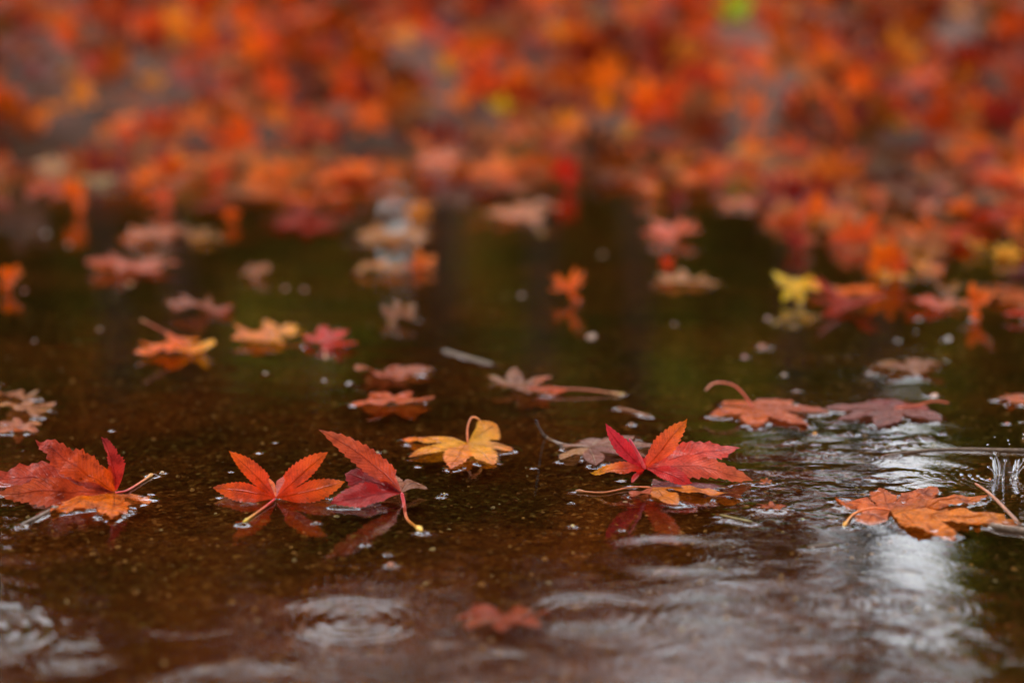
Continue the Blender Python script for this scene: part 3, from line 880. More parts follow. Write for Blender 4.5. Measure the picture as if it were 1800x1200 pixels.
ANCH = [(a[0], a[1], short(a[5])) for a in PLACED if CNT[short(a[5])] == 1]
USED = set()
def rel(qx, qy, ax_, ay_):
    dx, dy = qx - ax_, qy - ay_
    h_ = 'left' if dx < -25 else 'right' if dx > 25 else ''
    v_ = 'above' if dy < -18 else 'below' if dy > 18 else ''
    if h_ and v_: return v_ + ' and ' + h_ + ' of'
    return (h_ + ' of') if h_ else (v_ or 'touching')
def own_label(head, x, y, z):
    qx, qy = to_px(x, y, z)
    for ax_, ay_, nm in sorted(ANCH, key=lambda a: (a[0] - qx) ** 2 + 4 * (a[1] - qy) ** 2)[:24]:
        lab = head + ', ' + rel(qx, qy, ax_, ay_) + ' ' + nm
        if len(lab.split()) > 16 or lab in USED: continue
        USED.add(lab); return lab
    return None
def side_word(r_):
    a = r_[0] / r_[1]
    return 'left' if a < -0.08 else 'right' if a > 0.08 else 'middle'
from mathutils import Matrix, Euler
for r_ in singles:
    x, y, z, S, yaw, pit, rol, tp, col, ci, afloat = r_
    o = bpy.data.objects.new('maple_leaf', TPL_ME[tp]); COL.objects.link(o)
    M = Euler((pit, rol, 0)).to_matrix().to_4x4() @ Matrix.Rotation(yaw, 4, 'Z')
    o.matrix_world = Matrix.Translation((x, y, z)) @ M @ Matrix.Scale(S, 4)
    o.color = (*col, 1)
    if afloat:
        zc = np.array([tuple(p) for p in TPL[tp][0]])[:, 2].min() * S
        lab = 'blurred %s leaf afloat on the dark water in the %s of the picture' % (PAL[ci][2], side_word(r_))
        g = 'blurred %s leaves afloat, %s' % (PAL[ci][2], side_word(r_))
        o.location.z = max(z, -zc * 0.8)
    else:
        lab = 'blurred %s leaf in the thick leaf carpet, %s of picture' % (PAL[ci][2], side_word(r_))
        g = 'blurred %s leaves of the carpet, %s' % (PAL[ci][2], side_word(r_))
    hd = ('blurred %s leaf afloat' if afloat else 'blurred %s leaf in the carpet') % PAL[ci][2]
    lab = own_label(hd, x, y, z) or lab
    tag(o, lab, 'leaf', g)
ARR = [(np.array([tuple(p) for p in t[0]]), np.array(t[1]), np.array(t[2]), np.array(t[3])[:, :3], np.array(t[4]), np.array(t[5])) for t in TPL]
co_, q_, t_, c_, la_, ra_ = [], [], [], [], [], []
off = 0
for x, y, z, S, yaw, pit, rol, tp, col, ci, afloat in mass:
    A, Q, Tt, Cc, La, Ra = ARR[tp]
    M = np.array(Euler((pit, rol, 0)).to_matrix() @ Matrix.Rotation(yaw, 3, 'Z'))
    B = A @ M.T * S + np.array([x, y, z])
    co_.append(B); q_.append(Q + off); t_.append(Tt + off)
    c_.append(np.concatenate([Cc * col[None], np.ones((len(A), 1))], 1)); la_.append(La); ra_.append(Ra)
    off += len(A)
me = mesh_np('leaf_carpet', np.concatenate(co_), np.concatenate(q_), np.concatenate(t_), np.concatenate(c_),
             {'lat': np.concatenate(la_), 'rad': np.concatenate(ra_)})
tag(link('leaf_carpet', me, M_CARPET), 'dense far mass of red and orange fallen maple leaves covering the bank', 'leaf litter', kind='stuff')

# ------------------------------------------------------------------ twigs, needles, grit
def twig(name, label, pts, r0, r1, mat, cat='twig', cols=None, wet=True):
    P = [T(*p) if len(p) == 2 else on_plane(p[0], p[1], p[2]) for p in pts]
    co, q, t, cl = tube(P, r0, r1, seg=7, cols=cols)
    o0 = P[0].copy()
    o = link(name, mesh_np(name, to_local(co, o0), q, t, cl), mat)
    o.location = o0
    tag(o, label, cat)
    if wet:
        for a, b in zip(P[:-1], P[1:]):
            for k in range(24):
                p = a.lerp(b, k / 24)
                if p.z < 0.0016: contact.append((p.x, p.y))
    return o
twig('twig', 'short brown twig with a pale wet end at the front of the spotted rust leaf', [(36, 922), (66, 908), (102, 890)], 0.0005, 0.0009, M_TWIG)
twig('twig', 'thin bent orange brown twig leaning on the right end of the flat orange leaf', [(1714, 849, 0.008), (1745, 872, 0.005), (1793, 921)], 0.0005, 0.0007, M_STEM, cols=((0.45, 0.15, 0.05), (0.25, 0.12, 0.06)))
twig('twig', 'long thin twig half sunk behind the bright reflection, running off the right edge', [(1552, 801), (1600, 794), (1680, 789), (1830, 792)], 0.0004, 0.0008, M_TWIG)
twig('twig', 'dull blurred twig right of the pink sheened leaf', [(780, 616), (822, 628), (868, 641)], 0.0010, 0.0008, M_STEM, cols=((0.17, 0.11, 0.06), (0.15, 0.11, 0.07)))
twig('pine_needle', 'thin yellow green needle floating below the small red brown scrap', [(1266, 904), (1292, 910), (1322, 916)], 0.0002, 0.0003, M_STEM, 'needle', cols=((0.4, 0.3, 0.08), (0.45, 0.35, 0.1)))
twig('pine_needle', 'short orange brown needle floating between the mauve leaf and the scarlet leaf', [(1085, 716), (1112, 722), (1140, 730)], 0.0004, 0.0004, M_STEM, 'needle', cols=((0.4, 0.15, 0.06), (0.4, 0.15, 0.06)))
twig('twig', 'dark flat stick at the right edge under the flat orange leaf', [(1738, 922), (1772, 928), (1830, 937)], 0.0012, 0.0014, M_TWIG)
twig('twig', 'short sunken brown stick under the bright sky reflection', [(1420, 962), (1440, 958), (1466, 956)], 0.0006, 0.0005, M_TWIG)

def pebble_arrays(cx, cy, cz, r, rs_):
    ph = (1 + 5 ** 0.5) / 2
    v = np.array([(-1, ph, 0), (1, ph, 0), (-1, -ph, 0), (1, -ph, 0), (0, -1, ph), (0, 1, ph), (0, -1, -ph), (0, 1, -ph), (ph, 0, -1), (ph, 0, 1), (-ph, 0, -1), (-ph, 0, 1)], float)
    v /= np.linalg.norm(v[0])
    v = v * (1 + rs_.normal(0, 0.16, (12, 1))) * np.array([1, rs_.uniform(0.6, 1), rs_.uniform(0.4, 0.8)]) * r
    a = rs_.uniform(0, 6.28)
    v = v @ np.array([[math.cos(a), -math.sin(a), 0], [math.sin(a), math.cos(a), 0], [0, 0, 1]])
    return v + np.array([cx, cy, cz])
IT = np.array([(0, 11, 5), (0, 5, 1), (0, 1, 7), (0, 7, 10), (0, 10, 11), (1, 5, 9), (5, 11, 4), (11, 10, 2), (10, 7, 6), (7, 1, 8), (3, 9, 4), (3, 4, 2), (3, 2, 6), (3, 6, 8), (3, 8, 9), (4, 9, 5), (2, 4, 11), (6, 2, 10), (8, 6, 7), (9, 8, 1)])
vs, ts, cs = [], [], []
for i in range(11000):
    y = 0.55 + 1.25 * rnd.random() ** 1.3
    x = rnd.uniform(-0.30, 0.30) * y
    r = 0.0004 + 0.0011 * rnd.random() ** 2.2
    z = float(ground_z(np.array(x), np.array(y))) + r * 0.2
    vs.append(pebble_arrays(x, y, z, r, nrs)); ts.append(IT + i * 12)
    b = rnd.random()
    c = (0.03, 0.014, 0.005) if b < 0.5 else (0.08, 0.04, 0.013) if b < 0.82 else (0.2, 0.11, 0.035) if b < 0.97 else (0.25, 0.2, 0.1)
    cs.append(np.tile(np.array([*c, 1.0]), (12, 1)))
me = mesh_np('grit', np.concatenate(vs), None, np.concatenate(ts), np.concatenate(cs), smooth=False)
tag(link('grit', me, M_GRIT), 'fine brown grit scattered over the bottom of the puddle', 'grit', kind='stuff')

# floating seeds and crumbs, each dimpling the water
SEEDS = [
 (467, 657, 'pale crumb afloat below the dark red leaf', 9, (0.6, 0.5, 0.4)),
 (663, 796, 'tiny tan crumb afloat left of the yellow leaf', 8, (0.5, 0.35, 0.2)),
 (781, 868, 'yellowish crumb afloat right of the folded crimson leaf', 6, (0.65, 0.5, 0.2)),
 (687, 993, 'pink tan bud afloat below the folded crimson leaf', 14, (0.6, 0.25, 0.15)),
 (1007, 925, 'pale yellow seed afloat below the scarlet leaf', 9, (0.75, 0.55, 0.2)),
 (1093, 693, 'yellow tipped bud at the end of the mauve leaf stem', 11, (0.7, 0.5, 0.15)),
 (285, 831, 'tan seed afloat at the stem end of the spotted rust leaf', 10, (0.5, 0.35, 0.2)),
 (1432, 763, 'orange seed afloat below the purple brown leaf', 10, (0.75, 0.35, 0.1)),
 (1411, 913, 'yellow green crumb in the mauve reflection', 7, (0.5, 0.45, 0.1)),
 (1378, 659, 'pink tan crumb afloat above the arched stem leaf', 9, (0.55, 0.4, 0.3)),
 (1528, 657, 'pale crumb afloat under the grey mauve leaf', 12, (0.5, 0.42, 0.36)),
 (1642, 695, 'silver rimmed crumb right of the purple brown leaf', 16, (0.55, 0.3, 0.2)),
 (1770, 745, 'orange crumb afloat near the right edge', 9, (0.6, 0.2, 0.1)),
 (1740, 843, 'orange crumb right of the raindrop rings', 7, (0.6, 0.2, 0.05)),
 (555, 919, 'grey crumb afloat in the mirror image of the orange red leaf', 9, (0.45, 0.35, 0.3)),
 (406, 829, 'small pale crumb left of the orange red leaf', 5, (0.4, 0.35, 0.3)),
 (1004, 884, 'tiny pale crumb left of the waterlogged leaf', 5, (0.5, 0.45, 0.4)),
 (570, 669, 'grey crumb afloat left of the rust leaf', 7, (0.4, 0.36, 0.34)),
 (613, 674, 'larger grey crumb afloat left of the rust leaf', 9, (0.4, 0.36, 0.34)),
 (742, 660, 'white crumb under the pink sheened leaf', 9, (0.6, 0.5, 0.5)),
 (1110, 746, 'faint brown scrap afloat behind the scarlet leaf', 12, (0.35, 0.18, 0.1)),
 (80, 412, 'blurred grey crumb above the flat pink leaf', 13, (0.5, 0.45, 0.4)),
 (121, 431, 'blurred tan crumb above the flat pink leaf', 13, (0.5, 0.42, 0.32)),
 (42, 512, 'blurred pink crumb beside the upright orange leaf', 13, (0.55, 0.3, 0.25)),
 (228, 500, 'blurred ochre crumb under the flat pink leaf', 18, (0.45, 0.3, 0.15)),
 (502, 508, 'blurred pale pink crumb left of the dull mauve leaf', 12, (0.6, 0.38, 0.3)),
 (535, 510, 'blurred pink crumb next to the pale pink crumb', 12, (0.55, 0.35, 0.28)),
 (917, 520, 'blurred pale crumb left of the orange star leaf', 11, (0.5, 0.4, 0.33)),
 (1040, 593, 'blurred pale scrap under the orange star leaf', 26, (0.5, 0.36, 0.28)),
 (1350, 560, 'blurred pale crumb under the yellow leaf', 13, (0.6, 0.42, 0.32)),
 (1395, 575, 'blurred ochre crumb under the yellow leaf', 10, (0.5, 0.35, 0.15)),
 (1668, 596, 'blurred grey crumb left of the rusty reflection', 14, (0.5, 0.45, 0.4)),
 (1308, 628, 'blurred pink crumb above the arched stem leaf', 12, (0.55, 0.3, 0.25)),
 (1340, 610, 'blurred brown scrap above the arched stem leaf', 26, (0.4, 0.2, 0.12)),
 (890, 320, 'blurred ochre crumb in the dark green reflection', 12, (0.4, 0.3, 0.06)),
 (952, 412, 'blurred ochre crumb below the long salmon leaf', 12, (0.5, 0.35, 0.1)),
 (1060, 448, 'blurred tan crumb left of the small scarlet leaf', 13, (0.4, 0.3, 0.18)),
 (1185, 570, 'blurred pale pink crumb on the dark water right of centre', 10, (0.5, 0.38, 0.32)),
 (175, 580, 'blurred grey crumb at the left on the green water', 9, (0.4, 0.36, 0.3)),
 (60, 600, 'blurred grey crumb nearest the left edge on the green water', 9, (0.38, 0.33, 0.28)),
]
dimples = []
for px, py, lab, r, c in SEEDS:
    P = on_plane(px, py, 0.0)
    rr = r / FPX * P.y * 0.5
    v = pebble_arrays(0, 0, 0.0003, rr, nrs)
    o = link('floating_seed', mesh_np('floating_seed', v, None, IT, np.tile(np.array([*c, 1.0]), (12, 1))), M_GRIT)
    sm = o.modifiers.new('s', 'SUBSURF'); sm.levels = 1; sm.render_levels = 1
    o.location = P
    tag(o, lab, 'seed', 'seeds and crumbs floating on the puddle')
    dimples.append((P.x, P.y, rr * 0.9, 0.0007))
for i in range(90):       # unseen-size specks that only dimple the film
    px, py = rnd.uniform(0, 1800), 420 + 560 * rnd.random()
    if 250 < px < 1250 and py > 640 and rnd.random() < 0.55: continue
    P = on_plane(px, py)
    dimples.append((P.x, P.y, rnd.uniform(0.0005, 0.0016) * P.y, 0.0004))

# bubbles
GB_ = 'bubbles on the water near the right leaves'
BUB = [(1530, 776, 13), (1546, 782, 12), (1560, 774, 10), (1570, 787, 11), (1527, 787, 8), (1600, 773, 13), (1616, 769, 9), (1635, 771, 15), (1461, 794, 16),
       (1385, 778, 12), (1393, 775, 9), (1433, 781, 8), (1491, 763, 15), (1555, 766, 7), (1592, 784, 9), (1660, 762, 8), (1580, 762, 7), (1462, 750, 8), (1518, 756, 6), (1609, 781, 9)]
def dome(r):
    co, q = [], []
    nu, nv = 14, 6
    for j in range(nv + 1):
        th = j / nv * math.pi / 2
        for i in range(nu):
            a = 2 * math.pi * i / nu
            co.append((r * math.cos(th) * math.cos(a), r * math.cos(th) * math.sin(a), r * 0.75 * math.sin(th)))
    for j in range(nv):
        for i in range(nu):
            a, b = j * nu + i, j * nu + (i + 1) % nu
            q.append((a, b, b + nu, a + nu))
    return co, q
bub_me = None
ORD = 'first second third fourth fifth sixth seventh eighth ninth tenth eleventh twelfth thirteenth fourteenth fifteenth sixteenth seventeenth eighteenth nineteenth twentieth'.split()
BUB.sort()
for px, py, w in BUB:
    P = on_plane(px, py)
    r = w / 2 / FPX * P.y
    if bub_me is None:
        co, q = dome(1.0); bub_me = mesh_np('bubble', co, q); bub_me.materials.append(M_BUBBLE)
    o = link('bubble', bub_me); o.location = P; o.scale = (r, r, r)
    tag(o, '%s clear bubble below the purple brown leaf, %s from the left of its cluster' % ('larger' if w > 11 else 'tiny', ORD[BUB.index((px, py, w))]), 'bubble', GB_)
    dimples.append((P.x, P.y, r * 1.1, 0.0005))

# splash crown of a raindrop at the right edge
def build_splash():
    B = on_plane(1768, 838)
    root = empty('rain_splash', B)
    tag(root, 'small crown shaped splash of a raindrop at the right edge', 'splash')
    r = random.Random(4)
    def sph(c, rad):
        v, q = [], []
        nu, nv = 10, 7
        for j in range(nv + 1):
            th = -math.pi / 2 + j / nv * math.pi
            for i in range(nu):
                a = 2 * math.pi * i / nu
                v.append((c[0] + rad * math.cos(th) * math.cos(a), c[1] + rad * math.cos(th) * math.sin(a), c[2] + rad * math.sin(th)))
        for j in range(nv):
            for i in range(nu):
                a, b = j * nu + i, j * nu + (i + 1) % nu
                q.append((a, b, b + nu, a + nu))
        return v, q
    for i in range(8):
        a = 2 * math.pi * i / 8 + r.uniform(-0.35, 0.35)
        h = r.uniform(0.004, 0.0105)
        p = [(0.0045 * math.cos(a), 0.0045 * math.sin(a), -0.0005), (0.0054 * math.cos(a + 0.1), 0.0054 * math.sin(a + 0.1), h * 0.5), (0.0078 * math.cos(a + 0.2), 0.0078 * math.sin(a + 0.2), h)]
        co, q, t, _ = tube(p, 0.0006, 0.0002, seg=6)
        link('jet', mesh_np('jet', [tuple(c) for c in co], q, t), M_BEAD, root)
        v, q = sph(p[-1], r.uniform(0.0005, 0.0008))
        link('droplet', mesh_np('droplet', v, q), M_BEAD, root)
    # thin wall of the crown
    co, q = [], []
    n = 44
    for j in range(6):
        for i in range(n):
            a = 2 * math.pi * i / n
            hh = (0.0065 + 0.002 * math.sin(a * 5.5) + 0.001 * math.sin(a * 11 + 1)) * j / 5
            rr = 0.0046 + 0.0012 * (j / 5) + 0.0002 * math.sin(a * 9)
            co.append((rr * math.cos(a), rr * math.sin(a), hh - 0.0003))
    for j in range(5):
        for i in range(n):
            a, b = j * n + i, j * n + (i + 1) % n
            q.append((a, b, b + n, a + n))
    link('crown_wall', mesh_np('crown_wall', co, q), M_BUBBLE, root)
    for i in range(7):
        v, q = sph((r.uniform(-0.009, 0.009), r.uniform(-0.006, 0.006), r.uniform(0.012, 0.02)), r.uniform(0.0003, 0.0006))
        link('droplet', mesh_np('droplet', v, q), M_BEAD, root)
build_splash()

# beads of rain lying on the sharp leaves
def bead(px, py, rpx, label, yoff):
    B = at_depth(px, py, yoff)
    r = rpx / FPX * B.y
    v, q = [], []
    nu, nv = 14, 9
    for j in range(nv + 1):
        th = -math.pi / 2 + j / nv * math.pi
        for i in range(nu):
            a = 2 * math.pi * i / nu
            v.append((r * math.cos(th) * math.cos(a) * 1.15, r * math.cos(th) * math.sin(a), r * 0.7 * math.sin(th)))
    for j in range(nv):
        for i in range(nu):
            a, b = j * nu + i, j * nu + (i + 1) % nu
            q.append((a, b, b + nu, a + nu))
    o = link('rain_bead', mesh_np('rain_bead', v, q), M_BEAD); o.location = B
    tag(o, label, 'water drop', 'beads of rain on the sharp leaves')

YB = on_plane(485, 875).y; YE = on_plane(1134, 824).y; YG = on_plane(1565, 896).y
for px_, py_, r_, y_, lb in [(497, 858, 6, YB + 0.010, 'large clear rain bead in the cup of the orange red leaf'),
                             (488, 864, 4, YB + 0.006, 'smaller rain bead left of the large one in the orange red leaf'),
                             (505, 866, 3, YB + 0.004, 'tiny rain bead right of the large one in the orange red leaf'),
                             (1150, 850, 5, YE - 0.012, 'rain bead at the front foot of the scarlet leaf'),
                             (1160, 856, 3, YE - 0.013, 'tiny rain bead right of the bead at the foot of the scarlet leaf'),
                             (1206, 806, 3, YE + 0.003, 'tiny rain bead on the right lobe of the scarlet leaf'),
                             (1620, 890, 4, YG + 0.001, 'rain bead right of the middle of the flat orange brown leaf'),
                             (1588, 882, 3, YG + 0.004, 'small rain bead behind the middle of the flat orange brown leaf'),
                             (1667, 914, 4, YG - 0.006, 'rain bead on the big right lobe of the flat orange brown leaf')]:
    bead(px_, py_, r_, lb, y_)

# ------------------------------------------------------------------ the water film
def build_water():
    az = np.concatenate([-np.tan(np.linspace(R(66), R(16), 26))[:-1], np.linspace(-math.tan(R(16)), math.tan(R(16)), 520), np.tan(np.linspace(R(16), R(66), 26))[1:]])
    ys = [0.40]
    while ys[-1] < 3.4:
        y = ys[-1]
        g = 0.0009 if 0.62 < y < 0.93 else 0.0012 if 0.6 < y < 1.15 else (0.0022 if y < 1.5 else 0.004)
        ys.append(y * (1 + g))
    ys = np.array(ys)
    A, Y = np.meshgrid(az, ys)
    X = A * Y
    PX = 900 + FPX * X / (Y * math.cos(PITCH) + CAM_H * math.sin(PITCH))
    # photo row of each point
    dz = -CAM_H
    fz = Y * math.cos(PITCH) - dz * math.sin(PITCH)
    uz = Y * math.sin(PITCH) + dz * math.cos(PITCH)
    PY = 600 - FPX * uz / fz
    H = np.zeros_like(X)
    # calm and busy places (world positions, worked out from where the photograph shows them)
    def blob(px, py, w, h): return np.exp(-((PX - px) / w) ** 2 - ((PY - py) / h) ** 2)
    mask = 0.0035 + 0.004 / (1 + np.exp(-(PY - 1030) / 25)) + 0.022 * blob(1640, 860, 260, 60) + 0.012 * blob(1500, 1100, 330, 120)
    mask += 0.022 * blob(-20, 960, 90, 130) + 0.02 * blob(1400, 850, 200, 60) + 0.006 * (PY < 640)
    mask *= np.clip((3900 - np.abs(PX)) / 1000, 0, 1)
    W = np.zeros_like(X); sl = 0.0
    rs2 = np.random.RandomState(5)
    for k in range(54):
        lam = 0.0045 * (10 ** rs2.uniform(0, 0.95))
        th = rs2.normal(math.pi / 2, 0.8)
        kk = 2 * math.pi / lam
        a = lam ** 0.75
        # fade the short waves where the grid is too coarse for them
        dyl = Y * np.where(Y < 1.15, 0.0012, np.where(Y < 1.5, 0.0022, 0.004))
        fade = np.clip(lam / (dyl * 4.0) - 0.6, 0, 1)
        W += a * fade * np.sin(kk * (X * math.cos(th) + Y * math.sin(th)) + rs2.uniform(0, 6.28) + 0.9 * np.sin(X * 31 + k) * np.sin(Y * 27 + 2 * k))
        sl += 0.5 * (a * kk) ** 2
    H += W / math.sqrt(sl) * mask
    # raindrop rings: px, py, radius px, band px, wavelength px, slope
    RINGS = [(1230, 1070, 70, 40, 24, 0.10), (1230, 1070, 130, 30, 20, 0.05), (1040, 1078, 95, 50, 30, 0.09), (1040, 1078, 170, 30, 24, 0.035),
             (1180, 975, 110, 30, 15, 0.14), (620, 1088, 60, 50, 34, 0.10), (620, 1088, 125, 40, 30, 0.06), (620, 1088, 200, 30, 26, 0.03),
             (1668, 833, 40, 30, 13, 0.09), (290, 1030, 290, 50, 24, 0.03), (420, 1215, 150, 50, 26, 0.04), (1640, 1068, 50, 34, 20, 0.09),
             (1470, 1062, 55, 34, 22, 0.07), (-40, 1110, 100, 50, 36, 0.22), (1768, 838, 60, 40, 15, 0.10), (590, 1150, 40, 26, 22, 0.05),
             (1110, 925, 150, 30, 18, 0.008), (1500, 805, 45, 20, 13, 0.05), (90, 900, 120, 40, 14, 0.05), (1560, 640, 120, 50, 24, 0.05),
             (1250, 1170, 150, 44, 30, 0.05), (880, 1180, 110, 44, 30, 0.05), (1350, 800, 60, 30, 14, 0.03), (750, 920, 70, 22, 14, 0.010),
             (130, 1150, 60, 40, 26, 0.06), (1700, 1150, 90, 44, 30, 0.05), (780, 1120, 40, 24, 20, 0.05)]
    for px, py, rr, bw, lam, s in RINGS:
        P = on_plane(px, py); k = P.length / FPX * 0.98
        rr, bw, lam = rr * k, bw * k, lam * k
        dd = np.hypot(X - P.x, Y - P.y)
        H += s * lam / 6.2832 * np.exp(-((dd - rr) / bw) ** 2) * np.cos(6.2832 * (dd - rr) / lam)
    # meniscus along leaf outlines
    D = np.full(X.shape, 0.02)
    lny = ys
    for cx, cy in contact:
        i0, i1 = np.searchsorted(lny, (cy - 0.009, cy + 0.009))
        if cy <= 0.41: continue
        a0, a1 = np.searchsorted(az, ((cx - 0.009) / cy, (cx + 0.009) / cy))
        if i1 <= i0 or a1 <= a0: continue
        sl_ = (slice(i0, i1), slice(a0, a1))
        D[sl_] = np.minimum(D[sl_], np.hypot(X[sl_] - cx, Y[sl_] - cy))
    var = 0.55 + 0.45 * np.sin(X * 210 + 2 * np.sin(Y * 160)) * np.sin(Y * 190 + 1.0)
    H += 0.00105 * var * np.exp(-(D / 0.0021) ** 1.3) * (D < 0.0199)
    for cx, cy, r, a in dimples:
        i0, i1 = np.searchsorted(lny, (cy - 5 * r - 0.002, cy + 5 * r + 0.002))
        a0, a1 = np.searchsorted(az, ((cx - 5 * r) / cy, (cx + 5 * r) / cy))
        if i1 <= i0 or a1 <= a0: continue
        s_ = (slice(i0, i1), slice(a0, a1))
        dd = np.hypot(X[s_] - cx, Y[s_] - cy)
        H[s_] += a * np.exp(-(dd / (r * 1.5)) ** 2)
    co = np.stack([X, Y, H], -1).reshape(-1, 3)
    ny, nx = X.shape
    i = (np.arange(ny - 1)[:, None] * nx + np.arange(nx - 1)[None]).ravel()
    q = np.stack([i, i + 1, i + nx + 1, i + nx], -1)
    tag(link('water', mesh_np('water', co, q), M_WATER), kind='structure')
build_water()

# ------------------------------------------------------------------ trees beyond the bank (seen in the puddle as reflections)
def mirror_pt(px, py, D):
    a, b = (px - 900) / FPX, (600 - py) / FPX
    d = ray(px, py)
    return Vector((d.x / d.y * D, D, -d.z / d.y * D - CAM_H))

def tree(label, px, py, hw, hh, D, mat, n, leaf=0.14, clumps=14, seed=1, group='trees beyond the bank', name='maple_tree'):
    rs3 = np.random.RandomState(seed)
    C = mirror_pt(px, py, D)
    rx = hw / FPX * D; rz = hh / FPX * D
    gz = float(ground_z(np.array(C.x), np.array(D)))
    base = Vector((C.x + rs3.uniform(-0.3, 0.3) * rx, D, gz))
    root = empty(name, base); tag(root, label, 'tree', group)
    top = Vector((C.x, D, C.z + rz * 0.5))
    if top.z < 0.8: top.z = 0.8
    co, q, t, _ = tube([base - base, (top - base) * 0.5 + Vector((0.08 * rx, 0, 0)), top - base], 0.035 * rz + 0.05, 0.03, seg=8)
    link('trunk', mesh_np('trunk', [tuple(p) for p in co], q, t), M_BARK, root)
    cl = []
    for i in range(clumps):
        while True:
            p = rs3.uniform(-1, 1, 3)
            if 0.15 < np.linalg.norm(p) < 1: break
        cc = np.array([C.x, D, C.z]) + p * np.array([rx, rx * 0.8, rz]) * 0.8
        cl.append(cc)
        if i % 2 == 0:
            a = base.lerp(top, rs3.uniform(0.45, 0.9)) - base
            b = Vector(cc) - base
            co, q, t, _ = tube([a, a.lerp(b, 0.5) + Vector((0, 0, 0.08 * rz)), b], 0.02 * rz + 0.01, 0.008, seg=5)
            link('limb', mesh_np('limb', [tuple(p_) for p_ in co], q, t), M_BARK, root)
    cl = np.array(cl)
    idx = rs3.randint(0, clumps, n)
    sc = np.array([rx, rx * 0.8, rz]) * 0.34
    ctr = cl[idx] + rs3.normal(0, 1, (n, 3)) * sc * 0.6
    ctr[:, 2] = np.maximum(ctr[:, 2], 0.1)
    u = rs3.normal(0, 1, (n, 3)); u /= np.linalg.norm(u, axis=1)[:, None]
    v = np.cross(u, rs3.normal(0, 1, (n, 3))); v /= np.linalg.norm(v, axis=1)[:, None]
    s = leaf * rs3.uniform(0.5, 1.2, (n, 1))
    co = np.stack([ctr - u * s, ctr + v * s * 0.45, ctr + u * s, ctr - v * s * 0.45], 1).reshape(-1, 3) - np.array(base)
    q = np.arange(n * 4).reshape(-1, 4)
    link('crown', mesh_np('crown', co, q, smooth=False), mat, root)

EV = 'dark evergreen tree mirrored in the puddle, '
def ev(where, px, py, hw, hh, D, n=6500, cl=30, seed=1):
    tree(EV + where, px, py, hw, hh, D, M_GREEN, n, leaf=0.2, clumps=cl, seed=seed, name='evergreen_tree')
ev('at the far left', 60, 560, 300, 420, 14, seed=2)
ev('left of the bright gap', 450, 350, 255, 300, 15, seed=3)
ev('behind the left orange maple', 240, 500, 400, 400, 18, seed=21)
ev('just right of the bright gap', 1012, 430, 200, 350, 14, seed=4)
ev('behind the centre', 1150, 480, 300, 380, 18, seed=22)
ev('right of centre', 1330, 430, 250, 360, 15, seed=5)
ev('at the far right', 1850, 850, 170, 600, 13, seed=6)
ev('behind the tall right leaves', 1640, 380, 220, 340, 16, seed=16)
ev('outside the left edge', -380, 750, 330, 520, 13, seed=17)
ev('beyond the right edge', 2250, 750, 330, 520, 13, seed=18)
ev('filling the gap above the flat orange leaf', 1530, 560, 260, 240, 14.5, seed=19)
ev('closing the foot of the bright gap', 770, 730, 190, 250, 15.5, seed=23)
MP = 'rust orange maple beyond the leaf bank, mirrored in the puddle '
tree(MP + 'left of centre', 350, 900, 330, 200, 10, M_RUST, 9000, clumps=36, seed=7, leaf=0.15)
tree(MP + 'at centre', 730, 880, 280, 195, 10.5, M_RUST, 7500, clumps=36, seed=8, leaf=0.15)
tree('thin young maple in the bright gap, mirrored in the puddle', 765, 420, 110, 130, 11, M_RUST, 170, clumps=14, seed=33, leaf=0.08)
tree(MP + 'right of centre', 1130, 930, 180, 160, 11, M_RUST, 4000, clumps=18, seed=9, leaf=0.13)

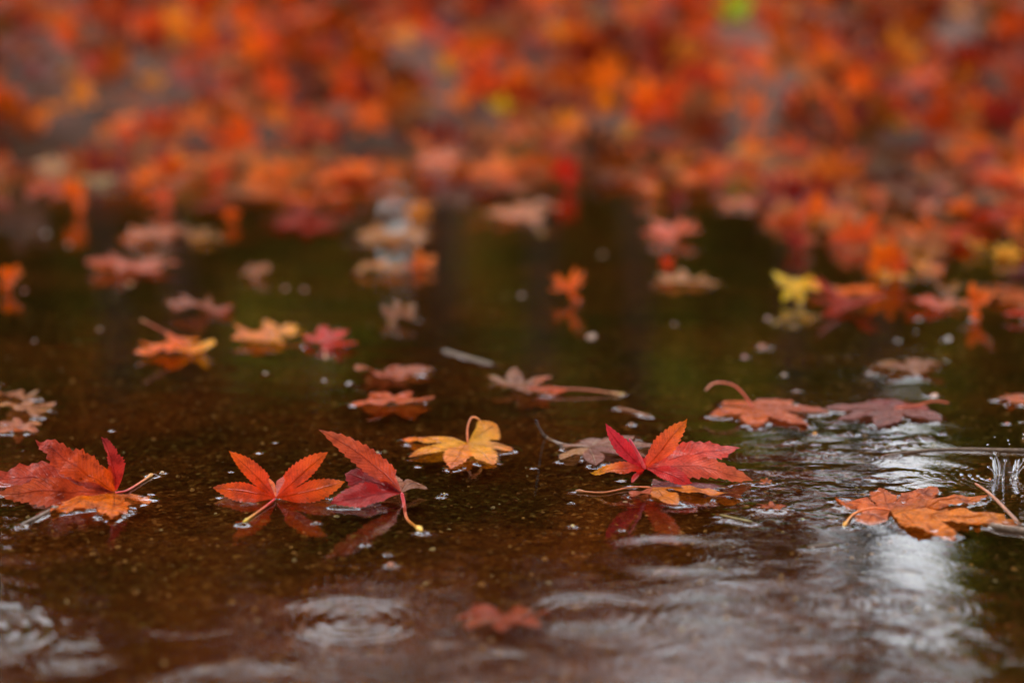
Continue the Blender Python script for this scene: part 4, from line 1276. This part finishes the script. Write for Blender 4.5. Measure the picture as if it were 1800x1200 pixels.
tree('thin red maple left of the tall evergreen, mirrored at right of the puddle', 1375, 960, 100, 150, 11, M_RED, 650, clumps=16, seed=35, leaf=0.07)
RM = 'tall red maple with a thin airy crown, mirrored at the bottom of the puddle, '
tree(RM + 'left', 250, 1190, 460, 190, 12, M_RED, 3600, clumps=60, seed=12, leaf=0.07)
tree(RM + 'centre', 880, 1200, 430, 180, 12.5, M_RED, 2500, clumps=60, seed=13, leaf=0.07)
tree(RM + 'right', 1500, 1200, 380, 130, 12, M_RED, 1500, clumps=44, seed=14, leaf=0.07)
def sky_blocking_canopy():
    """a maple added out of view to block sky light over the puddle, its trunk right of the view"""
    rs3 = np.random.RandomState(31)
    base = Vector((3.4, 6.0, float(ground_z(np.array(3.4), np.array(6.0)))))
    root = empty('maple_tree', base)
    tag(root, 'unseen spreading red maple added over the puddle and leaf bank to block sky light', 'tree', 'trees beyond the bank')
    top = Vector((3.0, 5.4, 3.6)) - base
    co, q, t, _ = tube([(0, 0, 0), (-0.1, 0.05, 1.6), top], 0.16, 0.09, seg=10)
    link('trunk', mesh_np('trunk', [tuple(p) for p in co], q, t), M_BARK, root)
    cl = []
    for i in range(95):
        x, y = rs3.uniform(-5, 6), rs3.uniform(-2.5, 7.2)
        z = 3.0 + 0.12 * (8 - y) + rs3.uniform(0, 0.9)
        cl.append((x, y, z))
        if i % 6 == 0:
            b = Vector((x, y, z)) - base
            co, q, t, _ = tube([top * 0.9, top.lerp(b, 0.5) + Vector((0, 0, 0.4)), b], 0.05, 0.012, seg=6)
            link('limb', mesh_np('limb', [tuple(p_) for p_ in co], q, t), M_BARK, root)
    cl = np.array(cl)
    n = 60000  # added crown, dense enough to hold back much of the sky light
    ctr = cl[rs3.randint(0, len(cl), n)] + rs3.normal(0, 1, (n, 3)) * np.array([0.5, 0.5, 0.14])
    u = rs3.normal(0, 1, (n, 3)) * np.array([1, 1, 0.5]); u /= np.linalg.norm(u, axis=1)[:, None]
    v = np.cross(u, rs3.normal(0, 0.4, (n, 3)) + np.array([0, 0, 1])); v /= np.linalg.norm(v, axis=1)[:, None]
    s_ = 0.075 * rs3.uniform(0.6, 1.2, (n, 1))
    co = np.stack([ctr - u * s_, ctr + v * s_ * 0.6, ctr + u * s_, ctr - v * s_ * 0.6], 1).reshape(-1, 3) - np.array(base)
    link('crown', mesh_np('crown', co, np.arange(n * 4).reshape(-1, 4), smooth=False), M_RED, root)
sky_blocking_canopy()
